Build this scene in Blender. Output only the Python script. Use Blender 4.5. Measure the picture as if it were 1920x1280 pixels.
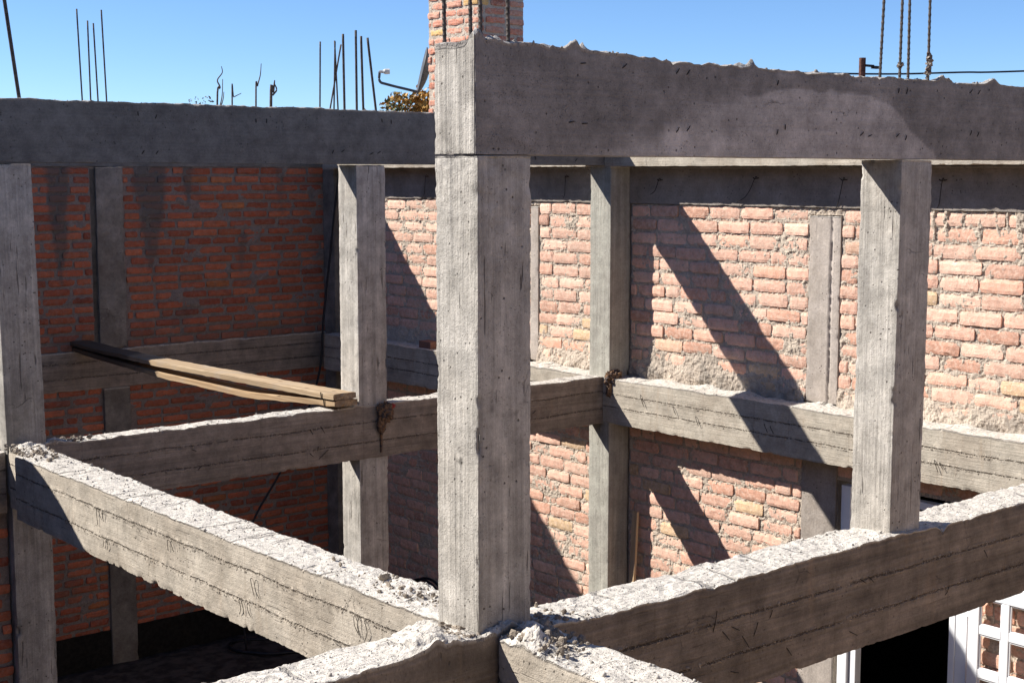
import bpy, math, random
import numpy as np
from mathutils import Matrix, Vector

random.seed(7); rng = np.random.default_rng(11)
for o in list(bpy.data.objects): bpy.data.objects.remove(o)
S = bpy.context.scene
COL = S.collection

# ------------------------------------------------------------------ noise
_perm = rng.permutation(512).astype(np.int64)
_perm = np.concatenate([_perm, _perm, _perm])
_g = rng.normal(size=(512, 3)); _g /= np.linalg.norm(_g, axis=1)[:, None]
def perlin(p):
    p = np.asarray(p, float); i = np.floor(p).astype(np.int64); f = p - i; i &= 511
    u = f*f*f*(f*(f*6-15)+10); out = 0
    for dx in (0, 1):
        wx = u[:, 0] if dx else 1-u[:, 0]
        for dy in (0, 1):
            wy = u[:, 1] if dy else 1-u[:, 1]
            for dz in (0, 1):
                wz = u[:, 2] if dz else 1-u[:, 2]
                h = _perm[(_perm[(_perm[(i[:, 0]+dx) & 511]+i[:, 1]+dy) & 511]+i[:, 2]+dz) & 511]
                g = _g[h]
                out = out + wx*wy*wz*(g[:, 0]*(f[:, 0]-dx)+g[:, 1]*(f[:, 1]-dy)+g[:, 2]*(f[:, 2]-dz))
    return out*1.6
def fbm(p, oct=3, gain=.5):
    a, s, out = 1., 1., 0
    for k in range(oct):
        out = out + a*perlin(np.asarray(p)*s+k*17.3); a *= gain; s *= 2.03
    return out
def sm(a, b, x):
    t = np.clip((x-a)/(b-a), 0, 1); return t*t*(3-2*t)

# ------------------------------------------------------------------ mesh helpers
def make(name, v, faces, mats, parent=None, base=None, midx=None, attrs=None, smooth=False, sharpv=None):
    v = np.asarray(v, float)
    if base is None:
        base = np.array([(v[:, 0].min()+v[:, 0].max())/2, (v[:, 1].min()+v[:, 1].max())/2, v[:, 2].min()])
    base = np.asarray(base, float)
    me = bpy.data.meshes.new(name)
    if isinstance(faces, np.ndarray):
        nf, k = faces.shape
        loops = faces.ravel(); starts = np.arange(nf)*k; tot = np.full(nf, k)
    else:
        tot = np.array([len(f) for f in faces]); starts = np.concatenate([[0], np.cumsum(tot)[:-1]])
        loops = np.concatenate([np.asarray(f) for f in faces]); nf = len(tot)
    me.vertices.add(len(v)); me.vertices.foreach_set('co', (v-base).ravel().astype(np.float32))
    me.loops.add(len(loops)); me.loops.foreach_set('vertex_index', loops.astype(np.int32))
    me.polygons.add(nf); me.polygons.foreach_set('loop_start', starts.astype(np.int32))
    me.polygons.foreach_set('loop_total', tot.astype(np.int32))
    if midx is not None: me.polygons.foreach_set('material_index', np.asarray(midx, np.int32))
    me.polygons.foreach_set('use_smooth', np.full(nf, smooth))
    me.update(calc_edges=True)
    if sharpv is not None:
        ev = np.zeros(len(me.edges)*2, np.int32); me.edges.foreach_get('vertices', ev); ev = ev.reshape(-1, 2)
        a = me.attributes.new('sharp_edge', 'BOOLEAN', 'EDGE'); a.data.foreach_set('value', sharpv[ev[:, 0]] & sharpv[ev[:, 1]])
    for m in (mats if isinstance(mats, (list, tuple)) else [mats]): me.materials.append(m)
    for an, ad in (attrs or {}).items():
        ad = np.asarray(ad, np.float32)
        if ad.ndim == 1:
            a = me.attributes.new(an, 'FLOAT', 'POINT'); a.data.foreach_set('value', ad)
        else:
            a = me.attributes.new(an, 'FLOAT_VECTOR', 'POINT'); a.data.foreach_set('vector', ad.ravel())
    o = bpy.data.objects.new(name, me); COL.objects.link(o)
    if parent is not None:
        o.parent = parent; o.location = Vector(base)-Vector(parent['_b'])
    else:
        o.location = base
    o['_b'] = [float(x) for x in base]
    return o
def tag(o, label, cat=None, group=None, kind=None):
    if label: o['label'] = label
    if cat: o['category'] = cat
    if group: o['group'] = group
    if kind or cat: o['kind'] = kind or 'thing'
    return o
def empty(name, loc):
    o = bpy.data.objects.new(name, None); COL.objects.link(o); o.location = loc; o['_b'] = list(map(float, loc)); o.empty_display_size = .2
    return o
def lattice(n):
    """surface lattice of a unit box: ijk index of every surface vertex, quads (outward)"""
    nx, ny, nz = n
    idx = {}
    I, J, K = np.meshgrid(np.arange(nx+1), np.arange(ny+1), np.arange(nz+1), indexing='ij')
    surf = (I == 0) | (I == nx) | (J == 0) | (J == ny) | (K == 0) | (K == nz)
    ids = -np.ones(I.shape, np.int64); ids[surf] = np.arange(surf.sum())
    P = np.stack([I[surf], J[surf], K[surf]], 1)
    Q = []
    def q(a, b, c, d): Q.append(np.stack([a.ravel(), b.ravel(), c.ravel(), d.ravel()], 1))
    for s, flip in ((0, True), (nx, False)):
        g = ids[s]; a, b, c, d = g[:-1, :-1], g[1:, :-1], g[1:, 1:], g[:-1, 1:]
        q(a, d, c, b) if flip else q(a, b, c, d)
    for s, flip in ((0, False), (ny, True)):
        g = ids[:, s]; a, b, c, d = g[:-1, :-1], g[1:, :-1], g[1:, 1:], g[:-1, 1:]
        q(a, d, c, b) if flip else q(a, b, c, d)
    for s, flip in ((0, True), (nz, False)):
        g = ids[:, :, s]; a, b, c, d = g[:-1, :-1], g[1:, :-1], g[1:, 1:], g[:-1, 1:]
        q(a, d, c, b) if flip else q(a, b, c, d)
    return P, np.concatenate(Q)

_ico_v = None
def ico():
    global _ico_v
    if _ico_v is None:
        t = (1+5**.5)/2
        v = np.array([(-1,t,0),(1,t,0),(-1,-t,0),(1,-t,0),(0,-1,t),(0,1,t),(0,-1,-t),(0,1,-t),(t,0,-1),(t,0,1),(-t,0,-1),(-t,0,1)], float)
        f = np.array([(0,11,5),(0,5,1),(0,1,7),(0,7,10),(0,10,11),(1,5,9),(5,11,4),(11,10,2),(10,7,6),(7,1,8),(3,9,4),(3,4,2),(3,2,6),(3,6,8),(3,8,9),(4,9,5),(2,4,11),(6,2,10),(8,6,7),(9,8,1)])
        _ico_v = (v/np.linalg.norm(v[0]), f)
    return _ico_v

_cc = [0]
def concrete(name, lo, hi, axis, mat, res=.02, parent=None, chip=.02, chipw=.035, topamp=.0, wob=.003, mounds=(), tint=None,
             botchip=None, stones=0, bend=None, taper=None, profile=None, chipf=9., topruf=0., seed=None, seamdisp=None, stonezone=None):
    """one rough cast-concrete block; axis = direction of the form-board grain"""
    _cc[0] += 1; sd = (seed if seed is not None else _cc[0])*7.77
    lo, hi = np.array(lo, float), np.array(hi, float); d = hi-lo
    r = np.array(res if isinstance(res, (tuple, list)) else (res,)*3, float)
    n = np.maximum(1, np.round(d/r).astype(int))
    P, Q = lattice(tuple(n))
    v = lo+P/n*d
    p0 = v.copy(); off = np.array([sd, sd*1.3, -sd])
    # normals of owning faces
    N = np.zeros_like(v); dl = (v-lo); dh = (hi-v)
    for a in range(3):
        N[P[:, a] == 0, a] -= 1; N[P[:, a] == n[a], a] += 1
    # closeness to each face
    W = np.zeros_like(v)
    for a in range(3):
        W[:, a] += np.where(True, 1-np.clip(dh[:, a]/chipw, 0, 1), 0)
        W[:, a] -= np.where(True, 1-np.clip(dl[:, a]/chipw, 0, 1), 0)
    edge = np.sort(np.abs(W), axis=1)[:, 1]            # second-largest closeness: 1 on an edge
    cn = fbm(p0*chipf+off, 4, .6)
    big = np.clip(fbm(p0*3.1+off+50, 2)-.18, 0, 1)
    depth = chip*(.9*np.clip(cn-.08, 0, 1)*(.1+1.5*big))*edge**1.5 + .0018*edge**3*(1+.8*perlin(p0*40))
    if botchip is not None:
        isb = dl[:, 2] < chipw
        depth = np.where(isb, botchip*(.13*np.clip(fbm(p0*chipf*2.6+off, 3, .6)+.15, 0, 1)+.45*np.clip(fbm(p0*7+off, 3, .7)-.2, 0, 1))*edge**1.5, depth)
    v -= W*depth[:, None]
    # board wobble
    w = .7*wob*fbm(p0*2.1+off, 2)+wob*.3*fbm(p0*14+off, 2)
    v += N*w[:, None]
    if topruf:
        v += N*(topruf*fbm(p0*13+off, 3, .6)*sm(hi[2]-.75, hi[2]-.05, p0[:, 2]))[:, None]*(np.abs(N[:, 2:3]) < .5)
    if seamdisp:
        for h in seamdisp:
            hh = h+.012*perlin(np.stack([p0[:, axis]*2.2, p0[:, axis]*0+sd, p0[:, axis]*0], 1))
            m = np.exp(-((p0[:, 2]-lo[2]-hh)/.009)**2)
            br = np.clip(fbm(p0*22+off, 2)+.1, -1, 1)
            sidef = (np.abs(N[:, 2]) < .5)[:, None]
            v += np.where(sidef, N*(m*br*.011)[:, None], 0)
    top = (P[:, 2] == n[2]).astype(float)
    if topamp:
        near = np.clip(1-dh[:, 2]/.06, 0, 1)
        q2 = p0.copy(); q2[:, 2] = hi[2]
        ruf = sm(-.15, .35, fbm(q2*3.3+off+9, 2)); hgt = topamp*(.8*fbm(q2*4.2+off, 2)+.55*fbm(q2*14+off, 2, .5)*(.5+ruf)-.55*np.clip(perlin(q2*27+off)-.28, 0, 1)*2*(.4+ruf)+.14*perlin(q2*60+off)*(.3+ruf))
        for (mx, my, mr, mh) in mounds:
            rr = ((p0[:, 0]-mx)**2+(p0[:, 1]-my)**2)**.5/mr
            hgt = hgt+mh*np.exp(-rr**2*1.5)*(1+.55*fbm(q2*16+off, 3, .65))
        if profile is not None: hgt = hgt+profile(p0[:, axis])
        v[:, 2] += hgt*near
    if bend is not None: v += bend(p0)
    g = np.zeros_like(v)
    others = [a for a in range(3) if a != axis]
    g[:, 0] = p0[:, axis]+sd; g[:, 1] = p0[:, others[0]]; g[:, 2] = p0[:, others[1]]-lo[others[1]] if others[1] == 2 else p0[:, others[1]]
    if others[1] != 2: g[:, 1] += sd; 
    tv = np.ones(len(v)) if tint is None else tint(p0)
    sharp = (np.abs(N).sum(1) > 1.5)
    F = Q
    if stones:
        iv, jf = ico(); k = len(iv); allv = [v]; allf = [np.concatenate([Q])]; 
        cand = np.where(top > 0)[0]
        if stonezone is not None: cand = cand[stonezone(p0[cand])]
        pick = rng.choice(cand, stones)
        sz = rng.lognormal(-5.3, .42, stones); sz = np.clip(sz, .0025, .013)
        R = rng.normal(size=(stones, 1, 3))*.0+1
        sv = iv[None]*sz[:, None, None]*(rng.uniform(.55, 1.25, (stones, 1, 3)))*(1+.25*rng.normal(size=(stones, k, 1)).clip(-1, 1))
        sv = sv+v[pick][:, None, :]+np.array([0, 0, .2])*sz[:, None, None]
        sf = (jf[None]+(np.arange(stones)*k)[:, None, None]+len(v)).reshape(-1, 3)
        v = np.concatenate([v, sv.reshape(-1, 3)])
        g = np.concatenate([g, np.repeat(rng.uniform(0, 9, (stones, 3)), k, 0)])
        tv = np.concatenate([tv, np.repeat(rng.uniform(.5, 1.1, stones), k)])
        top = np.concatenate([top, np.ones(stones*k)]); sharp = np.concatenate([sharp, np.zeros(stones*k, bool)])
        F = list(map(tuple, Q))+list(map(tuple, sf))
    return make(name, v, F, mat, parent, attrs={'gc': g, 'tint': tv, 'top': top}, smooth=True, sharpv=sharp,
                base=[(lo[0]+hi[0])/2, (lo[1]+hi[1])/2, lo[2]])

def tube(path, r, sides=8, ribs=0, ribpitch=.012, lump=None):
    path = np.asarray(path, float)
    if np.ndim(r) == 0: r = np.full(len(path), float(r))
    r = np.asarray(r, float)
    T = np.gradient(path, axis=0); T /= np.linalg.norm(T, axis=1)[:, None]
    up = np.array([0, 0, 1.]) if abs(T[0, 2]) < .9 else np.array([1., 0, 0])
    V, F = [], []
    for i in range(len(path)):
        a = np.cross(T[i], up); a /= np.linalg.norm(a); b = np.cross(T[i], a); up = np.cross(a, T[i]) if False else up
        ang = np.arange(sides)/sides*2*np.pi
        V.append(path[i]+r[i]*(np.cos(ang)[:, None]*a+np.sin(ang)[:, None]*b))
    V = np.concatenate(V)
    for i in range(len(path)-1):
        for s in range(sides):
            F.append((i*sides+s, i*sides+(s+1) % sides, (i+1)*sides+(s+1) % sides, (i+1)*sides+s))
    F.append(tuple(range(sides))[::-1]); F.append(tuple((len(path)-1)*sides+s for s in range(sides)))
    return V, F
def smooth_path(pts, n=12):
    pts = np.asarray(pts, float); out = []
    P = np.concatenate([[2*pts[0]-pts[1]], pts, [2*pts[-1]-pts[-2]]])
    for i in range(1, len(P)-2):
        for t in np.linspace(0, 1, n, endpoint=False):
            a, b, c, d = P[i-1], P[i], P[i+1], P[i+2]
            out.append(.5*((2*b)+(-a+c)*t+(2*a-5*b+4*c-d)*t*t+(-a+3*b-3*c+d)*t**3))
    out.append(pts[-1]); return np.array(out)
def join(parts):
    V, F, o = [], [], 0
    for v, f in parts:
        V.append(np.asarray(v, float)); F += [tuple(int(i)+o for i in q) for q in f]; o += len(v)
    return np.concatenate(V), F
def box(lo, hi, bev=0.0):
    lo, hi = np.array(lo, float), np.array(hi, float)
    if bev <= 0:
        P, Q = lattice((1, 1, 1)); return lo+P*(hi-lo), [tuple(q) for q in Q]
    P, Q = lattice((3, 3, 3)); d = hi-lo; t = np.stack([np.zeros(3), np.full(3, bev), d-bev, d], 0)
    v = np.stack([lo[a]+t[P[:, a], a] for a in range(3)], 1)
    ext = ((P == 0) | (P == 3)); k = ext.sum(1)
    sgn = np.where(P == 0, 1, np.where(P == 3, -1, 0))
    v = v+sgn*bev*np.where(k == 3, .42, np.where(k == 2, .29, 0))[:, None]
    return v, [tuple(q) for q in Q]
def xf(v, M):
    M = np.array(M); return np.asarray(v) @ M[:3, :3].T+M[:3, 3]

# ------------------------------------------------------------------ materials
class NT:
    def __init__(s, name):
        s.m = bpy.data.materials.new(name); s.m.use_nodes = True; s.t = s.m.node_tree; s.t.nodes.clear()
        s.out = s.t.nodes.new('ShaderNodeOutputMaterial'); s.b = s.t.nodes.new('ShaderNodeBsdfPrincipled')
        s.t.links.new(s.b.outputs[0], s.out.inputs[0]); s.b.inputs['Roughness'].default_value = .9
        s.b.inputs['Specular IOR Level'].default_value = .25
    def set(s, sock, v):
        if hasattr(v, 'is_linked') or isinstance(v, bpy.types.NodeSocket): s.t.links.new(v, sock)
        else: sock.default_value = v
    def n(s, typ, **k):
        x = s.t.nodes.new(typ)
        for a, b in k.items(): setattr(x, a, b)
        return x
    def attr(s, name, out='Vector'):
        x = s.n('ShaderNodeAttribute', attribute_name=name); return x.outputs[out]
    def pos(s): return s.n('ShaderNodeTexCoord').outputs['Object']
    def math(s, op, a, b=None, c=None, clamp=False):
        x = s.n('ShaderNodeMath', operation=op, use_clamp=clamp); s.set(x.inputs[0], a)
        if b is not None: s.set(x.inputs[1], b)
        if c is not None: s.set(x.inputs[2], c)
        return x.outputs[0]
    def vmul(s, v, k):
        x = s.n('ShaderNodeVectorMath', operation='MULTIPLY'); s.set(x.inputs[0], v); x.inputs[1].default_value = k; return x.outputs[0]
    def vadd(s, v, k):
        x = s.n('ShaderNodeVectorMath', operation='ADD'); s.set(x.inputs[0], v); s.set(x.inputs[1], k); return x.outputs[0]
    def noise(s, v, scale, detail=3., rough=.55, col=False):
        x = s.n('ShaderNodeTexNoise'); s.set(x.inputs['Vector'], v); x.inputs['Scale'].default_value = scale
        x.inputs['Detail'].default_value = detail; x.inputs['Roughness'].default_value = rough; return x.outputs['Color' if col else 'Fac']
    def vor(s, v, scale, feat='F1', out='Distance', rand=1.):
        x = s.n('ShaderNodeTexVoronoi', feature=feat); s.set(x.inputs['Vector'], v); x.inputs['Scale'].default_value = scale
        x.inputs['Randomness'].default_value = rand; return x.outputs[out]
    def map(s, v, a, b, c=0., d=1.):
        x = s.n('ShaderNodeMapRange', interpolation_type='SMOOTHSTEP'); s.set(x.inputs[0], v)
        for i, k in enumerate((a, b, c, d)): x.inputs[i+1].default_value = k
        return x.outputs[0]
    def mix(s, f, a, b, mode='MIX'):
        x = s.n('ShaderNodeMix', data_type='RGBA', blend_type=mode); s.set(x.inputs[0], f)
        for k, sock in ((a, x.inputs[6]), (b, x.inputs[7])):
            if isinstance(k, (tuple, list)): sock.default_value = (*k, 1) if len(k) == 3 else k
            else: s.set(sock, k)
        return x.outputs[2]
    def bw(s, v):   # grey value -> colour
        x = s.n('ShaderNodeCombineColor'); [s.set(x.inputs[i], v) for i in range(3)]; return x.outputs[0]
    def sep(s, v):
        x = s.n('ShaderNodeSeparateXYZ'); s.set(x.inputs[0], v); return x.outputs
    def bump(s, h, strength, dist, prev=None):
        x = s.n('ShaderNodeBump'); s.set(x.inputs['Height'], h); x.inputs['Strength'].default_value = strength; x.inputs['Distance'].default_value = dist
        if prev is not None: s.set(x.inputs['Normal'], prev)
        return x.outputs[0]
    def fin(s, col, normal=None, rough=None):
        s.set(s.b.inputs['Base Color'], col)
        if normal is not None: s.set(s.b.inputs['Normal'], normal)
        if rough is not None: s.set(s.b.inputs['Roughness'], rough)
        return s.m

def concrete_mat(name, base, warm, topc=(.62, .575, .515), seams=(), grain=1., pits=1., specks=0., slits=1., blotch=1., seamk=1.):
    m = NT(name); g = m.attr('gc'); t = m.attr('tint', 'Fac'); top = m.attr('top', 'Fac')
    gx = m.vmul(g, (1.3, 55, 55)); gr = m.noise(gx, 1., 4., .6)
    gx2 = m.vmul(g, (.5, 16, 16)); gr2 = m.noise(gx2, 1., 3., .55)
    bl = m.noise(g, 2.3, 5., .6); bl2 = m.noise(m.vadd(g, (5.1, 2, 9)), 8., 5., .62); fine = m.noise(g, 150., 2., .6); fin2 = m.noise(g, 48., 3., .6)
    col = m.mix(m.map(bl, .36, .66), base, warm)
    f = m.math('MULTIPLY_ADD', m.math('SUBTRACT', gr, .5), .75*grain, 1.)
    f = m.math('MULTIPLY', f, m.math('MULTIPLY_ADD', m.math('SUBTRACT', gr2, .5), .85*grain, 1.))
    f = m.math('MULTIPLY', f, m.math('MULTIPLY_ADD', m.math('SUBTRACT', bl2, .5), .9*blotch, 1.))
    f = m.math('MULTIPLY', f, m.math('MULTIPLY_ADD', m.math('SUBTRACT', fin2, .5), .5, 1.))
    f = m.math('MULTIPLY', f, m.math('MULTIPLY_ADD', m.math('SUBTRACT', fine, .5), .5, 1.))
    col = m.mix(1., col, m.bw(f), 'MULTIPLY')
    # pin holes
    vd = m.vor(g, 26.); keep = m.noise(m.vadd(g, (3, 1, 4)), 7., 2.)
    pit = m.math('MULTIPLY', m.map(vd, .10, .17, 1., 0.), m.map(keep, .5, .58))
    vd2 = m.vor(m.vadd(g, (7, 7, 7)), 75.); pit2 = m.math('MULTIPLY', m.map(vd2, .12, .22, 1., 0.), m.map(keep, .55, .42))
    pit = m.math('MULTIPLY', m.math('MAXIMUM', pit, m.math('MULTIPLY', pit2, .6)), pits)
    col = m.mix(m.math('MULTIPLY', pit, .72), col, (.05, .042, .036))
    hgt = m.math('MULTIPLY_ADD', pit, -.9, m.math('MULTIPLY', fine, .35))
    hgt = m.math('ADD', hgt, m.math('MULTIPLY', gr, .9*grain)); hgt = m.math('ADD', hgt, m.math('MULTIPLY', fin2, .35))
    if slits:   # long slits along the boards
        sl = m.noise(m.vadd(m.vmul(g, (2.8, 42, 42)), (4, 8, 1)), 1., 2., .5); where = m.noise(m.vadd(g, (1, 9, 4)), 2.8, 1.)
        slv = m.math('MULTIPLY', m.map(sl, .655, .70), m.map(where, .47, .55)); slv = m.math('MULTIPLY', slv, slits)
        col = m.mix(m.math('MULTIPLY', slv, .75), col, (.07, .055, .045)); hgt = m.math('MULTIPLY_ADD', slv, -1.6, hgt)
    # branching hairline cracks and pale grout bloom
    dv = m.vadd(g, m.vmul(m.noise(g, 7., 4., .6, True), (.16, .16, .16)))
    ck = m.vor(dv, 2.6, 'DISTANCE_TO_EDGE'); ckm = m.map(m.noise(m.vadd(g, (6, 2, 2)), 1.9, 2.), .60, .70)
    ck = m.math('MULTIPLY', m.map(ck, .002, .007, 1., 0.), ckm); col = m.mix(m.math('MULTIPLY', ck, .38), col, (.075, .06, .05)); hgt = m.math('MULTIPLY_ADD', ck, -.8, hgt)
    bloom = m.math('MULTIPLY', m.map(m.noise(m.vadd(g, (2, 8, 5)), 3.4, 5., .65), .60, .74), .30); col = m.mix(bloom, col, tuple(min(1., c*1.45) for c in base))
    x, y, z = m.sep(g)
    side = m.math('SUBTRACT', 1., top)
    wv = m.n('ShaderNodeCombineXYZ'); m.set(wv.inputs[0], x); wob = m.noise(wv.outputs[0], 1.7, 4., .6); dots = m.noise(m.vmul(g, (1, 1, 1)), 42., 2., .7); run = m.noise(wv.outputs[0], 3.1, 2.)
    for h in seams:
        dd = m.math('ABSOLUTE', m.math('ADD', m.math('SUBTRACT', z, h), m.math('MULTIPLY', m.math('SUBTRACT', wob, .5), -.045)))
        core = m.math('MULTIPLY', m.map(dd, .003, .008, 1., 0.), m.map(dots, .40, .54)); core = m.math('MULTIPLY', core, m.map(run, .30, .45))
        halo = m.math('MULTIPLY', m.map(dd, .006, .028, 1., 0.), m.map(dots, .56, .62))
        core = m.math('MULTIPLY', core, side); halo = m.math('MULTIPLY', halo, side)
        col = m.mix(m.math('MULTIPLY', core, .8*seamk), col, (.075, .05, .034)); col = m.mix(m.math('MULTIPLY', halo, .5), col, (.55, .47, .38))
        hgt = m.math('MULTIPLY_ADD', core, -2.0, hgt); hgt = m.math('MULTIPLY_ADD', halo, 1.3, hgt)
    if seams:   # board end joints and rust tinted runs
        cell = m.n('ShaderNodeTexVoronoi', feature='DISTANCE_TO_EDGE', voronoi_dimensions='1D'); m.set(cell.inputs['W'], x); cell.inputs['Scale'].default_value = 1.6
        ln = m.math('MULTIPLY', m.map(cell.outputs[0], .004, .012, 1., 0.), m.map(dots, .35, .55)); ln = m.math('MULTIPLY', ln, side)
        col = m.mix(m.math('MULTIPLY', ln, .3), col, (.12, .085, .06))
        st = m.map(m.noise(m.vmul(g, (9, 9, 1.2)), 1., 3.), .6, .75); col = m.mix(m.math('MULTIPLY', m.math('MULTIPLY', st, side), .25), col, (.36, .25, .16))
    if specks:
        sv = m.vor(m.vadd(g, (2, 5, 3)), 52.); sk = m.math('MULTIPLY', m.map(sv, .10, .22, 1., 0.), m.map(m.noise(m.vadd(g, (9, 2, 2)), 5., 3.), .5, .66)); sk = m.math('MULTIPLY', sk, specks)
        col = m.mix(m.math('MULTIPLY', sk, .55), col, (.42, .40, .39)); hgt = m.math('MULTIPLY_ADD', sk, .8, hgt)
    # broken / trowelled tops, with sunlit brightness put into their paler colour
    tn = m.noise(g, 30., 4., .7); tv = m.vor(g, 70., 'SMOOTH_F1'); tcol = m.mix(m.map(tn, .32, .60), tuple(c*.6 for c in topc), topc)
    peb = m.map(m.vor(m.vadd(g, (1, 1, 2)), 60., out='Distance'), .1, .25, 1., 0.); pk = m.map(m.noise(m.vadd(g, (4, 4, 0)), 18., 2.), .52, .6)
    tcol = m.mix(m.math('MULTIPLY', m.math('MULTIPLY', peb, pk), .7), tcol, (.16, .14, .13))
    gv = m.noise(m.vadd(m.vmul(g, (17, 2.4, 2.4)), m.vmul(m.noise(g, 3., 2., .5, True), (2.2, 0, 0))), 1., 2., .5); gv = m.math('MULTIPLY', m.map(gv, .62, .68), m.map(tn, .38, .5))
    tcol = m.mix(m.math('MULTIPLY', gv, .55), tcol, (.20, .18, .16))
    col = m.mix(top, col, tcol); hgt = m.math('MULTIPLY_ADD', m.math('MULTIPLY', gv, top), -1.5, hgt)
    hgt = m.math('ADD', hgt, m.math('MULTIPLY', top, m.math('MULTIPLY_ADD', tn, 1.5, m.math('MULTIPLY', peb, 1.2))))
    col = m.mix(1., col, m.bw(t), 'MULTIPLY')
    return m.fin(col, m.bump(hgt, 1., .008))

def brick_mat(name, ca, cb, cc, yellow, dust, dustamt, stain=(.105, .098, .09)):
    m = NT(name); a = m.attr('bc'); r, q, w = m.sep(a); p = m.pos(); st = m.attr('stain', 'Fac')
    col = m.mix(m.map(r, 0., .6), ca, cb); col = m.mix(m.map(r, .6, 1.), col, cc)
    col = m.mix(m.map(q, .955, .965), col, yellow)
    n1 = m.noise(m.vadd(p, a), 14., 4., .6); n2 = m.noise(p, 75., 4., .65); n3 = m.noise(m.vadd(p, (3, 3, 3)), 33., 3.)
    f = m.math('MULTIPLY_ADD', m.math('SUBTRACT', n1, .5), 1.1, 1.); f = m.math('MULTIPLY', f, m.math('MULTIPLY_ADD', m.math('SUBTRACT', n2, .5), .7, 1.))
    f = m.math('MULTIPLY', f, m.math('MULTIPLY_ADD', w, .42, .79))
    col = m.mix(1., col, m.bw(f), 'MULTIPLY')
    d2 = m.math('MULTIPLY', m.map(n3, .42, .68), dustamt); col = m.mix(d2, col, dust)
    pit = m.math('MULTIPLY', m.map(m.vor(p, 55.), .1, .2, 1., 0.), m.map(n1, .5, .56)); col = m.mix(m.math('MULTIPLY', pit, .6), col, tuple(c*.25 for c in cb))
    col = m.mix(m.math('MULTIPLY', st, 1., None, True), col, stain)
    h = m.math('ADD', m.math('MULTIPLY', n2, 1.2), m.math('MULTIPLY', n3, .8)); h = m.math('MULTIPLY_ADD', pit, -1.5, h)
    return m.fin(col, m.bump(h, .7, .006))
def mortar_mat(name, c1, c2, stain=(.115, .108, .10)):
    m = NT(name); p = m.pos(); st = m.attr('stain', 'Fac'); n1 = m.noise(p, 9., 5., .65); n2 = m.noise(p, 60., 4., .7); n3 = m.noise(p, 170., 2.)
    col = m.mix(m.map(n1, .3, .7), c1, c2); f = m.math('MULTIPLY_ADD', m.math('SUBTRACT', n2, .5), 1.1, 1.); f = m.math('MULTIPLY', f, m.math('MULTIPLY_ADD', m.math('SUBTRACT', n3, .5), .6, 1.))
    col = m.mix(1., col, m.bw(f), 'MULTIPLY'); col = m.mix(m.math('MULTIPLY', st, .95), col, stain)
    return m.fin(col, m.bump(m.math('MULTIPLY_ADD', n2, 2., n3), .8, .008))
def simple(name, col, rough=.6, metal=0., var=.25, scale=20., bumpd=0., col2=None):
    m = NT(name); p = m.pos(); n1 = m.noise(p, scale, 4., .6)
    c = m.mix(m.map(n1, .35, .65), tuple(x*(1-var) for x in col) if col2 is None else col2, tuple(min(1, x*(1+var)) for x in col) if col2 is None else col)
    m.b.inputs['Metallic'].default_value = metal
    return m.fin(c, m.bump(n1, .5, bumpd) if bumpd else None, rough)
def wood_mat(name, c1, c2, dark_from=0.):
    m = NT(name); g = m.attr('gc'); n1 = m.noise(m.vmul(g, (.9, 45, 45)), 1., 5., .6); n2 = m.noise(m.vmul(g, (.5, 9, 9)), 1., 3.); n3 = m.noise(g, 3., 3.)
    c = m.mix(m.map(n1, .32, .68), c1, c2); f = m.math('MULTIPLY_ADD', m.math('SUBTRACT', n2, .5), .9, 1.); c = m.mix(1., c, m.bw(f), 'MULTIPLY')
    c = m.mix(m.math('MULTIPLY', m.map(n3, .5, .7), .35), c, (.30, .27, .24))
    ws = m.map(m.math('MULTIPLY_ADD', n3, 1.2, m.sep(g)[0]), dark_from, dark_from+.9) if dark_from else None
    if dark_from: c = m.mix(m.math('MULTIPLY', ws, .85), c, (.055, .04, .03))  # wood turns darker beyond this distance along the plank
    k = m.math('MULTIPLY', m.map(m.vor(m.vmul(g, (2.2, 7, 7)), 1.), .05, .13, 1., 0.), 1.); c = m.mix(m.math('MULTIPLY', k, .7), c, (.10, .055, .03))
    return m.fin(c, m.bump(n1, .6, .004), .75)

M_col = concrete_mat('column concrete', (.445, .415, .375), (.385, .355, .315), grain=.95, blotch=1.5, slits=.8, pits=1.)
M_colb = concrete_mat('greenish column concrete', (.38, .365, .315), (.32, .30, .26), grain=.8, slits=.3, pits=.6)
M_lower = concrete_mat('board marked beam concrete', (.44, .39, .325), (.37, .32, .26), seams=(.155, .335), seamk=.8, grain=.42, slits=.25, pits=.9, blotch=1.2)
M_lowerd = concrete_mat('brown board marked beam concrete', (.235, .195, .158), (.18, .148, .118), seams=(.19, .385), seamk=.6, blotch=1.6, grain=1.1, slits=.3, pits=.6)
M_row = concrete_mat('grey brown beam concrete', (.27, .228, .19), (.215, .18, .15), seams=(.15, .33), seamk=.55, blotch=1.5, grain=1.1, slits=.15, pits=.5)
M_wallb = concrete_mat('pale wall beam concrete', (.42, .375, .31), (.36, .31, .25), seams=(.17, .30), grain=.6, slits=.1, pits=.4)
M_up = concrete_mat('weathered dark beam concrete', (.262, .238, .219), (.205, .187, .172), topc=(.40, .37, .34), grain=.45, slits=.0, pits=1., specks=1.2, blotch=1.3)
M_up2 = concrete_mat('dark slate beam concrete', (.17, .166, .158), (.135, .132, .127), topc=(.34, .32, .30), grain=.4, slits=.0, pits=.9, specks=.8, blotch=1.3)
M_tie = concrete_mat('wall tie concrete', (.36, .315, .28), (.29, .25, .215), grain=.3, slits=.1, pits=1.)
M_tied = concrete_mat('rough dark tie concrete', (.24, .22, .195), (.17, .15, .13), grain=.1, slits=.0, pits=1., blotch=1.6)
M_brick = brick_mat('pale pink brick', (.64, .375, .28), (.70, .45, .345), (.60, .325, .23), (.60, .42, .26), (.73, .56, .45), .45)
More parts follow.
